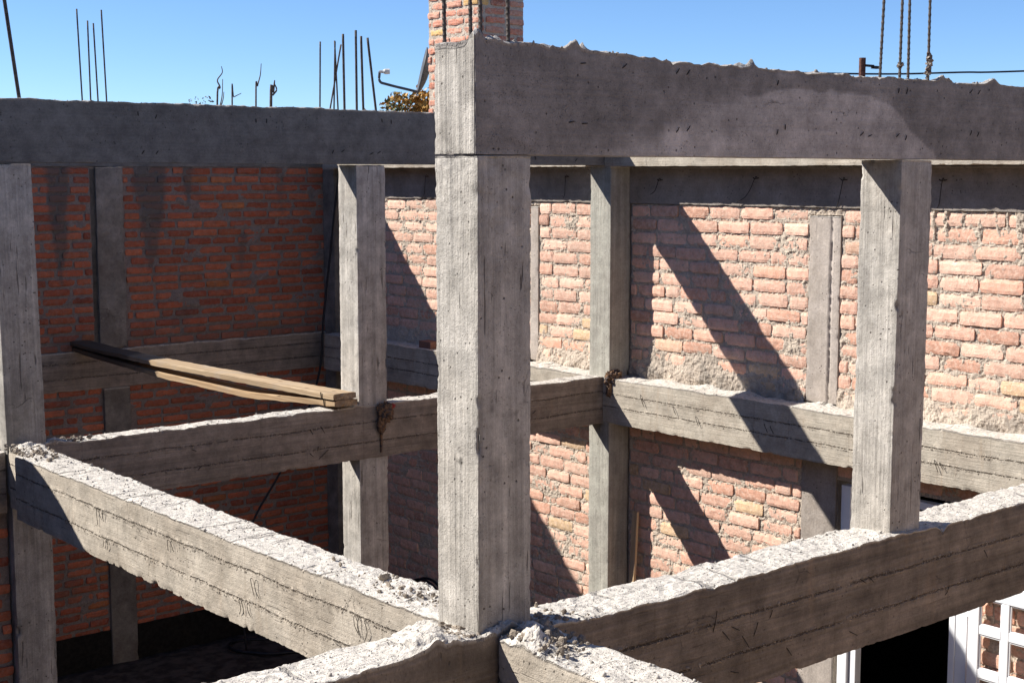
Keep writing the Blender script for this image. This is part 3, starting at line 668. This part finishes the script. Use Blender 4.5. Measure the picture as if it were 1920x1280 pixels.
for (y, z, dy, dz) in [(5.37, 1.97, .12, -.14), (4.13, 1.99, .22, -.22), (3.13, 1.98, .10, -.28), (2.13, 1.98, .04, -.23), (6.75, 2.0, .04, -.22), (9.25, 2.0, .08, -.26)]:
    v, f = tube(smooth_path([(WX-.02, y, z), (WX-.06, y-.01, z+.015), (WX-.055, y+dy*.25, z+dz*.45), (WX-.045, y+dy*.6, z+dz*.8), (WX-.05, y+dy, z+dz)], 5), .0036, 5); make('tie_wire', v, f, M_wire, wallW)
    v, f = tube(smooth_path([(WX-.02, y+.05, z+.01), (WX-.04, y+.02, z-.0), (WX-.045, y-.04, z+.005)], 5), .0045, 5); make('tie_wire', v, f, M_wire, wallW)

# red wall at the back left (plane Y = KY, seen from -Y)
KY = 11.475
def stainK(u, z, A):
    w = perlin(np.stack([u*5, z*3, z*0], 1))
    def drip(c0, w0, zt, zb, drift):
        k = np.clip((zt-z)/(zt-zb), 0, 1); c = c0+drift*k; ww = w0*(1-k)**.7*(1+.5*w)+.012
        return sm(1.25, .7, np.abs(u-c)/ww)*(z < zt+.1)*(z > zb)*(1-.4*k)
    s = drip(2.95, .13, 2.12, .75, .0)+drip(4.13, .21, 2.12, .85, -.05)+.7*drip(4.6, .06, 2.12, 1.6, 0)+.6*drip(5.35, .05, 1.2, .75, -.05)
    s = s+  .3*sm(.3, .8, fbm(np.stack([u*1.6, z*2.1, z*0+3], 1), 3))+.5*drip(2.35, .05, 2.12, 1.3, 0)+.5*drip(5.9, .07, 2.12, 1.5, .02)+.45*sm(.25, .0, z)*(z > -.1)
    return np.clip(s, 0, .8)
tieK = (3.40, 3.75, -.05, 2.2); tieKl = (3.42, 3.755, -4., -.5)
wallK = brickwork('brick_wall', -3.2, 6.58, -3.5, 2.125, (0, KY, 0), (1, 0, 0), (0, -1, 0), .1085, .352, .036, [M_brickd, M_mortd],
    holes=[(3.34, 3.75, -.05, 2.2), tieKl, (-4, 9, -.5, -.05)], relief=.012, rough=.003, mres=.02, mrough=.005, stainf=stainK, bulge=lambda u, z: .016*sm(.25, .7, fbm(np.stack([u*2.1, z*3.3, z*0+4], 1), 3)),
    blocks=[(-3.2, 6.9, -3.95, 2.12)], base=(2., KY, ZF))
tag(wallK, 'dark red brick wall in full shade at the back left, with grey cement drips', 'wall')
kb0 = concrete('bond_beam', (-3.2, KY-.02, 2.12), (2.4, KY+.25, 2.27), 0, M_up2, .06, parent=wallK, seed=47, topamp=.02)
kb1 = concrete('bond_beam', (2.4, KY-.02, 2.12), (6.9, KY+.25, 2.86), 0, M_up2, .05, parent=wallK, seed=41, topamp=.02)
kb2 = concrete('bond_beam', (-3.2, KY-.035, -.506), (6.56, KY+.02, -.04), 0, M_row, (.04, .02, .025), parent=wallK, seed=42, chip=.03, chipw=.04, topamp=.012, botchip=.03)
kt = concrete('tie_column', (3.40, KY-.028, -.03), (3.74, KY+.02, 2.115), 2, M_tied, (.016, .02, .016), parent=wallK, seed=43, wob=.012, chip=.04, chipw=.04)
kt_recess = concrete('tie_column', (3.335, KY+.01, -.03), (3.40, KY+.03, 2.115), 2, M_tied, .03, parent=wallK, seed=46, tint=lambda p: .5+p[:, 0]*0)  # back of the recess beside the tie column, its shade put in as tint
kl = concrete('tie_column', (3.42, KY-.045, ZF), (3.75, KY+.02, -.51), 2, M_tied, .025, parent=wallK, seed=44, tint=lambda p: .85+p[:, 0]*0)
v, f = join([box((-3.2, KY-.022, ZF), (3.415, KY+.01, -3.47)), box((3.755, KY-.022, ZF), (6.54, KY+.01, -3.47))]); make('damp_course', v, f, M_tar, wallK)
bars(wallK, [[(3.345, 11.6, 2.7), (3.308, 11.6, 3.935)], [(3.445, 11.6, 2.7), (3.436, 11.6, 3.81)], [(3.54, 11.6, 2.7), (3.506, 11.6, 3.785)], [(3.647, 11.6, 2.7), (3.61, 11.6, 3.945)]], .010, False)

# low brick wall below the row beam at the very left, and an unseen raked shape added to shade the long beam
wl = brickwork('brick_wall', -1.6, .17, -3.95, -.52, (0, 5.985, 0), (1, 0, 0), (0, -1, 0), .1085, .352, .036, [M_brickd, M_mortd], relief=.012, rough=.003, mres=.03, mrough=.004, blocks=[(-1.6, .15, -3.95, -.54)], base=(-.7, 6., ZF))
tag(wl, 'strip of shaded brick wall left of the lower part of the left edge column', 'wall')
caster_prof = [(.02, -.04), (-.12, .02), (-.3, .40), (-.47, .68), (-.6, .86), (-.8, 1.03), (-1.01, 1.18), (-1.34, 1.36), (-1.8, 1.5), (-2.6, 1.62), (-2.6, -.04)]
v = [(x, 5.95, z) for x, z in caster_prof]+[(x, 6.08, z) for x, z in caster_prof]; n = len(caster_prof)
f = [tuple(range(n)), tuple(range(2*n-1, n-1, -1))]+[(i, i+n, (i+1) % n+n, (i+1) % n) for i in range(n)]
o = make('brick_wall', v, f, M_mortd, attrs={'stain': np.zeros(2*n), 'bc': np.full((2*n, 3), .5)})
tag(o, 'unseen raked wall shape added outside the left edge to shade the long beam', 'wall')

# unseen lower storey walls added to keep bounce light out of the lower left
def blockwall(lo, hi, label):
    v, f = box(lo, hi); o = make('brick_wall', v, f, M_mortd, attrs={'stain': np.zeros(len(v))}); return tag(o, label, 'wall')
blockwall((-3.3, .02, ZF), (-.02, .2, -.60), 'unseen plain wall added below the near left beam end to block light')
blockwall((-3.45, .02, ZF), (-3.3, 11.4, -.45), 'unseen plain wall added along the left side to block light')

# ------------------------------------------------------------------ doorway in the pale wall
dr = empty('glazed_door', (6.56, 1.2, ZF)); tag(dr, 'white door leaf with small panes folded open against the pale brick wall', 'door')
DX = 6.545
def bx(lo, hi, bev=.006): return box(lo, hi, bev)
y1, y0 = 1.70, .62
parts = [bx((DX-.018, 1.60, -3.85), (DX+.022, y1, -1.27)), bx((DX-.018, y0, -3.85), (DX+.022, y0+.10, -1.27)), bx((DX-.0175, y0+.1, -1.415), (DX+.0215, 1.60, -1.27)), bx((DX-.0175, y0+.1, -3.85), (DX+.0215, 1.60, -3.55))]
make('leaf_frame', *join(parts), M_white, dr)
mun = []
ys = [1.365, 1.09, .815]; zs = [-1.68-.37*k for k in range(5)]
for y in ys: mun.append(bx((DX-.015, y-.035, -3.55), (DX+.018, y+.035, -1.415)))
for z in zs:
    edges = [1.60]+sum([[y+.035, y-.035] for y in ys], [])+[y0+.1]
    for a, b in zip(edges[0::2], edges[1::2]): mun.append(bx((DX-.0145, b, z-.038), (DX+.0175, a, z+.038)))
make('glazing_bars', *join(mun), M_white, dr)
bead = []
cy = [(1.60, 1.40), (1.33, 1.125), (1.055, .85), (.78, .72)]; cz = [(-1.415, -1.642)]+[(-1.718-.37*k, -2.012-.37*k) for k in range(4)]
for (a, b) in cy:
    for (t, u) in cz:
        bead += [box((DX-.006, a-.012, u), (DX+.012, a-.0002, t)), box((DX-.0062, b+.0002, u), (DX+.0118, b+.012, t)), box((DX-.0058, b+.0122, t-.012), (DX+.0122, a-.0122, t-.0002)), box((DX-.0056, b+.0122, u+.0002), (DX+.0124, a-.0122, u+.012))]
make('glazing_bead', *join(bead), M_white, dr)
for z in (-1.6, -2.6, -3.6): make('hinge', *tube([(DX+.005, y1+.012, z), (DX+.005, y1+.012, z+.09)], .011, 8), M_white, dr)
df = empty('door_frame', (6.62, 2.4, ZF)); tag(df, 'white door frame round the black doorway in the pale brick wall', 'door frame')
make('jamb', *join([bx((WX-.05, 3.03, ZF), (WX+.05, 3.06, -.72)), bx((WX-.06, 2.95, ZF), (WX+.055, 3.03, -.72)), bx((WX-.035, 2.87, ZF), (WX+.05, 2.935, -.72)), box((WX-.01, 2.933, ZF), (WX+.04, 2.952, -.72))]), M_white, df)
make('jamb', *join([bx((WX-.075, 1.845, ZF), (WX+.05, 1.905, -.72)), bx((WX-.07, 1.735, ZF), (WX-.03, 1.843, -.72))]), M_white, df)
make('frame_head', *join([bx((WX-.05, 1.91, -.80), (WX+.05, 2.868, -.735))]), M_white, df)
# unlit room behind the doorway
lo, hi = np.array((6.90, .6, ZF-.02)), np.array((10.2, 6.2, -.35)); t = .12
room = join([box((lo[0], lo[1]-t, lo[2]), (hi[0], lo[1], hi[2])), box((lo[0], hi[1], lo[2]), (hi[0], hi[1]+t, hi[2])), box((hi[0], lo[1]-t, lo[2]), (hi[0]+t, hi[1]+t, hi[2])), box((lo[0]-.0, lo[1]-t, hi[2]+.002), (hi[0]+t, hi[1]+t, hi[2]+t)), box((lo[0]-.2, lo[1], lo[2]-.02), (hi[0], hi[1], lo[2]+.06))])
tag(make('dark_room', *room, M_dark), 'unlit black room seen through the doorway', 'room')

# ------------------------------------------------------------------ things lying about
def plank(name, x0, x1, ys, tops, th, mat, twist=0.):
    n = 120; P, Q = lattice((8, n, 2)); Yv = ys[0]+(ys[-1]-ys[0])*P[:, 1]/n
    z = np.interp(Yv, ys, tops); zz = np.convolve(np.interp(np.linspace(ys[0], ys[-1], n+1), ys, tops), np.ones(9)/9, 'same'); zs_ = np.interp(np.linspace(ys[0], ys[-1], n+1), ys, tops)
    zs_[6:-6] = zz[6:-6]; z = zs_[P[:, 1]]
    v = np.stack([x0+(x1-x0)*P[:, 0]/8, Yv, z-th*(1-P[:, 2]/2)], 1)
    v += .004*np.stack([perlin(v*np.array([3, 2, 3])+1), perlin(v*np.array([30, 3, 30])+8)*((P[:, 1] == 0) | (P[:, 1] == n))*3, .6*perlin(v*np.array([9, 1.2, 9])+4)], 1)
    ed = ((P[:, 0] == 0) | (P[:, 0] == 8)) & ((P[:, 2] == 0) | (P[:, 2] == 2)); v[ed, 2] -= np.sign(P[ed, 2]-1)*.006*(1+perlin(v[ed]*7))
    gcv = np.stack([v[:, 1]+x0*11, v[:, 0]*1.0, v[:, 2]*1.0+th*9], 1)
    return make(name, v, Q, mat, attrs={'gc': gcv})
yy = [5.84, 6.3, 7.35, 9.26, 10.6, 11.52]
pl1 = tag(plank('wood_plank', 3.035, 3.275, yy, [.117, .106, .090, .068, .066, .085], .056, M_wood1), 'upper of two weathered wooden planks laid across to the middle column', 'plank', 'wooden planks')
pl2 = tag(plank('wood_plank', 3.05, 3.288, yy, [.056, .032, -.046, -.050, -.015, .022], .058, M_woodd), 'lower sagging plank beneath the other wooden plank', 'plank', 'wooden planks')
for (p_, x, yb, zt, zb) in [(pl1, 3.029, 6.02, .115, .05), (pl2, 3.044, 6.0, .055, -.012)]:
    v, f = tube([(x, yb, zb), (x-.002, yb+.01, zt)], .005, 6); make('wire_tie', v, f, M_wire, p_)

def wad(name, c, r, sx, seed):
    iv, jf = ico(); v, f = iv.copy(), [tuple(q) for q in jf]
    for _ in range(3):   # subdivide
        mid, nf, vl = {}, [], [tuple(x) for x in v]
        def mp(a, b):
            k = (min(a, b), max(a, b))
            if k not in mid:
                m_ = np.array(vl[a])+np.array(vl[b]); m_ /= np.linalg.norm(m_); mid[k] = len(vl); vl.append(tuple(m_))
            return mid[k]
        for a, b, c_ in f:
            ab, bc, ca = mp(a, b), mp(b, c_), mp(c_, a); nf += [(a, ab, ca), (ab, b, bc), (ca, bc, c_), (ab, bc, ca)]
        v, f = np.array(vl), nf
    d = 1+.55*np.abs(perlin(v*2.3+seed))+.3*np.abs(perlin(v*6+seed))-.25*np.abs(perlin(v*11+seed))
    v = v*d[:, None]*np.array(sx)*r+np.array(c)
    return v, f
v, f = wad('w', (3.60, 5.855, -.10), .07, (1, .75, 1.15), 3); v2, f2 = wad('w', (3.56, 5.86, -.21), .042, (.95, .7, 1.8), 5)
w1 = tag(make('paper_wad', *join([(v, f), (v2, f2)]), M_rag), 'dark crumpled paper wad with a red scrap stuck at the foot of the middle column', 'wad', 'crumpled wads on the row beam')
v, f = wad('w', (3.655, 5.84, -.05), .028, (1.3, .7, .7), 9); make('scrap', v, f, M_ragr, w1)
v, f = tube(smooth_path([(3.565, 5.878, -.24), (3.57, 5.884, -.32), (3.572, 5.886, -.40), (3.571, 5.889, -.47)], 6), .012, 7); make('cement_run', v, f, M_up2 if False else M_rag, w1)
v, f = wad('w', (6.40, 5.80, -.05), .075, (1.1, .9, 1.1), 13); v2, f2 = wad('w', (6.37, 5.80, -.16), .05, (1, .8, 1.5), 15)
w2 = tag(make('paper_wad', *join([(v, f), (v2, f2)]), M_rag), 'reddish crumpled paper wad at the foot of the greenish column', 'wad', 'crumpled wads on the row beam')
v, f = box((6.40, 8.93, -.04), (6.55, 9.16, .05), .006); v = v+.004*perlin(v*20)[:, None]
tag(make('loose_brick', v, f, M_brickd, attrs={'bc': np.full((len(v), 3), .4), 'stain': np.full(len(v), .6)}), 'loose brick lying on the shaded far end of the wall beam', 'brick')
P, Q = lattice((3, 2, 60)); v = np.array((6.42, 5.60, ZF+.02))+P/np.array((3, 2, 60))*np.array((.03, .07, 2.50)); v[:, 0] += .14*(v[:, 2]-ZF)/2.5
tag(make('wood_plank', v, Q, M_wood, attrs={'gc': np.stack([v[:, 2], v[:, 0], v[:, 1]], 1)}), 'narrow upright wooden stud leaning on the lower pale wall beside the greenish column', 'plank')
v, f = tube(smooth_path([(6.60, 11.10, 2.6), (6.585, 11.12, 2.1), (6.52, 11.14, 1.6), (6.44, 11.15, .96), (6.33, 11.15, .2), (6.24, 11.15, -.574), (5.9, 11.15, -1.35), (5.6, 11.16, -1.84), (5.22, 11.15, -2.375), (4.95, 11.0, -3.0), (4.9, 10.8, -3.9)], 10), .014, 8)
tag(make('cable', v, f, M_cable, smooth=True), 'black cable hanging down the far corner in front of the red wall', 'cable')
v, f = tube(smooth_path([(5.6, 10.9, -3.90), (5.0, 11.2, -3.88), (4.75, 10.9, -3.86), (5.0, 10.5, -3.87), (5.4, 10.3, -3.88), (5.7, 9.9, -3.9), (5.4, 9.4, -3.9), (4.8, 9.7, -3.88)], 10), .022, 8)
tag(make('hose', v, f, M_cable, smooth=True), 'black hose coiled loosely on the dark earth floor at the lower left', 'hose')
th = np.linspace(0, 2*math.pi*1.4, 60); v, f = tube(np.stack([6.28+.012*th, 8.95+.42*np.cos(th), -2.9+.42*np.sin(th)], 1)+np.array([0, 0, -.35]), .016, 8)
tag(make('hose', v, f, M_cable, smooth=True), 'black hose looped against the shaded lower wall behind the long beam', 'hose')

# unseen block added off to the left to cut sky light
v, f = box((-10.5, -8.0, ZF), (-9.6, 16, 5.0)); nb = make('sky_block', v, f, simple('grey sky block', (.14, .12, .105), .95))
v, f = box((-10.8, -8.1, 5.0), (-9.4, 16.2, 5.2)); make('block_cap', v, f, M_tar, nb)
tag(nb, 'unseen grey block added on the left to cut sky light', 'light block')
# unseen sunlit block added behind the camera to bounce warm light
v, f = box((-9, -9.2, ZF), (11, -8.2, 3.4)); hb = make('bounce_block', v, f, simple('sandy bounce block', (.38, .285, .20), .95))
v, f = box((-9.2, -9.4, 3.4), (11.2, -8.0, 3.6)); make('block_cap', v, f, M_tie, hb, attrs={'gc': v, 'tint': np.ones(len(v)), 'top': np.zeros(len(v))})
tag(hb, 'unseen sandy block added behind the viewer to bounce warm light', 'light block')

# ------------------------------------------------------------------ chimney and dish
cx0, cx1, cy0, cy1, cz0, cz1 = 7.22, 7.93, 9.03, 10.02, -3.95, 5.0
chim = brickwork('chimney', cy0, cy1, 1.5, cz1, (cx0, 0, 0), (0, 1, 0), (-1, 0, 0), .107, .32, .036, [M_brickc, M_mort], relief=.012, rough=.006, mres=.025, base=((cx0+cx1)/2, (cy0+cy1)/2, cz0))
tag(chim, 'tall square red brick chimney rising behind the foreground column', 'chimney')
brickwork('side_face', cx0, cx1, 1.5, cz1, (0, cy0, 0), (1, 0, 0), (0, -1, 0), .107, .32, .036, [M_brickc, M_mort], relief=.012, rough=.006, mres=.025, parent=chim)
v, f = box((cx0+.003, cy0+.003, cz0), (cx1, cy1, cz1-.05)); make('core', v, f, M_mort, chim, attrs={'stain': np.zeros(len(v))})
dish = empty('satellite_dish', (7.36, 10.12, 3.1)); tag(dish, 'dark satellite dish seen edge on, with a long feed arm, fixed beside the brick chimney', 'satellite dish')
Rv = np.array([.7667, -.6419, 0]); Uv = np.array([0, 0, 1.]); Fv = np.array([.6418, .7667, 0])
c = np.array((7.44, 10.34, 3.32)); axis = -Rv*.95+Uv*.22-Fv*.12; axis /= np.linalg.norm(axis)
s1 = np.cross(axis, Uv); s1 /= np.linalg.norm(s1); s2 = np.cross(s1, axis)
V, Fc = [], []; nr, na = 8, 40
for layer in (0, 1):
    for i in range(nr+1):
        rr = .31*i/nr
        for k in range(na):
            a = 2*math.pi*k/na; V.append(c+s1*rr*math.cos(a)*.93+s2*rr*math.sin(a)+axis*(.085*(rr/.31)**2-.014*layer))
for layer in (0, 1):
    o_ = layer*(nr+1)*na
    for i in range(nr):
        for k in range(na):
            q = (o_+i*na+k, o_+i*na+(k+1) % na, o_+(i+1)*na+(k+1) % na, o_+(i+1)*na+k); Fc.append(q if layer == 0 else q[::-1])
for k in range(na): a0 = nr*na+k; a1 = nr*na+(k+1) % na; Fc.append((a0, a1, a1+(nr+1)*na, a0+(nr+1)*na))
make('reflector', V, Fc, M_dish, dish, smooth=True)
e = [np.array(x) for x in ((7.36, 10.43, 3.075), (7.065, 10.688, 3.170), (6.985, 10.762, 3.215), (6.985, 10.765, 3.335))]
make('feed_arm', *tube(smooth_path(e, 8), .017, 8), M_dish, dish)
make('feed_horn', *join([tube([e[3]+np.array((-.005, .0, .0)), e[3]+Rv*.06], .019, 8), tube([e[3]+Rv*.05, e[3]+Rv*.075+Uv*.002, e[3]+Rv*.13+Uv*.004], [.025, .036, .034], 12)]), M_lnb, dish)
make('bracket', *tube([c-axis*.01, c+Rv*.16, c+Rv*.2-Uv*.3], .02, 8), M_dish, dish)

# ------------------------------------------------------------------ far things over the walls
def crown(c, rad, n, size):
    P = rng.normal(size=(n, 3)); P /= np.linalg.norm(P, axis=1)[:, None]; P *= rng.random((n, 1))**.45
    P = P*np.array(rad); P *= (1+.35*perlin(P*4+c[0]))[:, None]; P += np.array(c)
    a = rng.normal(size=(n, 3)); a /= np.linalg.norm(a, axis=1)[:, None]; b = np.cross(a, rng.normal(size=(n, 3))); b /= np.linalg.norm(b, axis=1)[:, None]
    s = size*rng.uniform(.5, 1.4, (n, 1)); V = np.stack([P-a*s, P+b*s*.45, P+a*s, P-b*s*.45], 1).reshape(-1, 3)
    return V, np.arange(n*4).reshape(n, 4)
def limb(pts, r0, r1): p_ = smooth_path(pts, 6); return tube(p_, np.linspace(r0, r1, len(p_)), 7)
tr = make('leafy_tree', *join([limb([(9.9, 14.2, ZF), (9.95, 14.1, -1), (9.8, 14, 1.2), (10., 14, 2.6)], .14, .03)]+[limb([(9.85, 14.05, .5+.3*k), (9.9+.5*math.cos(k*2.1), 14+.5*math.sin(k*2.1), 1.6+.25*k), (9.9+.9*math.cos(k*2.1), 14+.9*math.sin(k*2.1), 2.3+.2*k)], .05, .01) for k in range(5)]), M_bark, smooth=True)
tag(tr, 'yellow brown autumn tree top just left of the chimney', 'tree')
v, f = crown((10.1, 14, 2.5), (.8, .75, .9), 9000, .05); v2, f2 = crown((9.5, 13.9, 2.75), (.3, .3, .5), 700, .035)
make('crown', v, f, M_leafy, tr); make('crown', v2, f2, M_leafg, tr)
sh = make('dry_shrub', *join([limb([(6.2+.1*math.cos(k), 14+.1*math.sin(k), ZF), (6.2+.25*math.cos(k*1.7), 14+.2*math.sin(k*1.7), 0), (6.2+.4*math.cos(k*2.3), 14+.3*math.sin(k), 2.9)], .03, .006) for k in range(9)]), M_bark)
tag(sh, 'low grey brown dry shrub top peeping over the slate beam', 'shrub')
v, f = crown((6.2, 14, 2.75), (.28, .3, .36), 700, .022); v2, f2 = crown((6.02, 14, 2.85), (.14, .2, .26), 250, .02); v = np.concatenate([v, v2]); f = np.concatenate([f, f2+len(v)-len(v2)])
make('twigs', v, f, simple('dry twig', (.16, .11, .08), .9), sh)
br = {'tall kinked bare branch with a fork beside the dry shrub': [[(6.42, 14, ZF), (6.40, 14, 1), (6.41, 14, 3.05), (6.46, 14, 3.25), (6.42, 14, 3.36), (6.50, 14, 3.47), (6.49, 14, 3.56)], [(6.44, 14, 2.95), (6.49, 14, 3.15), (6.505, 14, 3.38)], [(6.43, 14, 2.9), (6.50, 14, 3.08), (6.52, 14, 3.2)]],
      'short bent bare twig leaning right': [[(6.64, 14, ZF), (6.62, 14, 0), (6.65, 14, 3.08), (6.68, 14, 3.13), (6.80, 14, 3.19)]],
      'single tall wavy bare twig': [[(7.05, 14, ZF), (7.0, 14, 0), (7.04, 14, 3.08), (7.07, 14, 3.3), (7.12, 14, 3.46), (7.14, 14, 3.63)]],
      'thick forked bare branch nearest the corner bars': [[(7.27, 14, ZF), (7.25, 14, 0), (7.29, 14, 3.06), (7.33, 14, 3.22), (7.35, 14, 3.33), (7.36, 14, 3.40)], [(7.32, 14, 3.18), (7.39, 14, 3.26), (7.36, 14, 3.34)]]}
for k, (lab, ls) in enumerate(br.items()):
    r0 = .03 if k == 3 else .018
    o = make('bare_sapling', *join([tube(smooth_path(q, 6), np.linspace(r0 if i == 0 else r0*.5, r0*.28, (len(q)-1)*6+1), 6) for i, q in enumerate(ls)]), M_bark)
    tag(o, lab, 'sapling', 'bare branches rising behind the slate beam')
pz = empty('steel_post', (9.36, 5.02, ZF)); tag(pz, 'rusty steel post with a short arm behind the right end of the front beam', 'post')
make('shaft', *join([tube([(9.36, 5.02, ZF), (9.36, 5.02, 3.285)], .036, 10)]), M_rust, pz)
make('arm', *join([box((9.37, 4.98, 3.19), (9.52, 5.0, 3.215)), box((9.50, 4.97, 3.175), (9.60, 5.01, 3.205))]), M_wire, pz)
v, f = tube(smooth_path([(8.3, 6.2, 3.16), (9.673, 5.084, 3.129), (10.397, 4.48, 3.147), (11.258, 3.764, 3.176), (16, -.2, 3.42)], 8), .011, 6)
tag(make('overhead_cable', v, f, M_cable), 'thin dark overhead cable crossing the sky at the right edge', 'cable')

for o in list(COL.objects):
    if '_b' in o: del o['_b']

# ------------------------------------------------------------------ camera, light, sky
cam = bpy.data.cameras.new('camera'); co = bpy.data.objects.new('camera', cam); COL.objects.link(co); S.camera = co
cam.sensor_width = 36; cam.lens = 2714.93/1920*36; cam.clip_end = 5000; cam.clip_start = .05
Fw = Vector((0.63767342, 0.76167281, -0.11500927)); Rr = Vector((0.76676396, -0.6419291, 0)); Rr.normalize(); Uu = Rr.cross(Fw)
co.matrix_world = Matrix(((Rr.x, Uu.x, -Fw.x, C0[0]), (Rr.y, Uu.y, -Fw.y, C0[1]), (Rr.z, Uu.z, -Fw.z, C0[2]), (0, 0, 0, 1)))
Ld = Vector((1, -1.2, -1.3)).normalized()
sun = bpy.data.lights.new('sun', 'SUN'); sun.energy = 5.; sun.angle = math.radians(.5); sun.color = (1., .95, .87)
so = bpy.data.objects.new('sun', sun); COL.objects.link(so); so.rotation_euler = Ld.to_track_quat('-Z', 'Y').to_euler(); so.location = (-6, 12, 12)
W = bpy.data.worlds.new('World'); S.world = W; W.use_nodes = True; nt = W.node_tree
sky = nt.nodes.new('ShaderNodeTexSky'); sky.sky_type = 'NISHITA'; sky.sun_disc = False
sky.sun_elevation = math.asin(-Ld.z); sky.sun_rotation = math.atan2(-Ld.x, -Ld.y); sky.altitude = 3500; sky.air_density = 1.; sky.dust_density = 0.; sky.ozone_density = 7.0
bg = nt.nodes['Background']; nt.links.new(sky.outputs[0], bg.inputs[0]); bg.inputs[1].default_value = .09
S.view_settings.view_transform = 'Standard'; S.view_settings.look = 'None'; S.view_settings.gamma = 1; S.view_settings.exposure = .86
S.cycles.max_bounces = 6; S.cycles.diffuse_bounces = 4
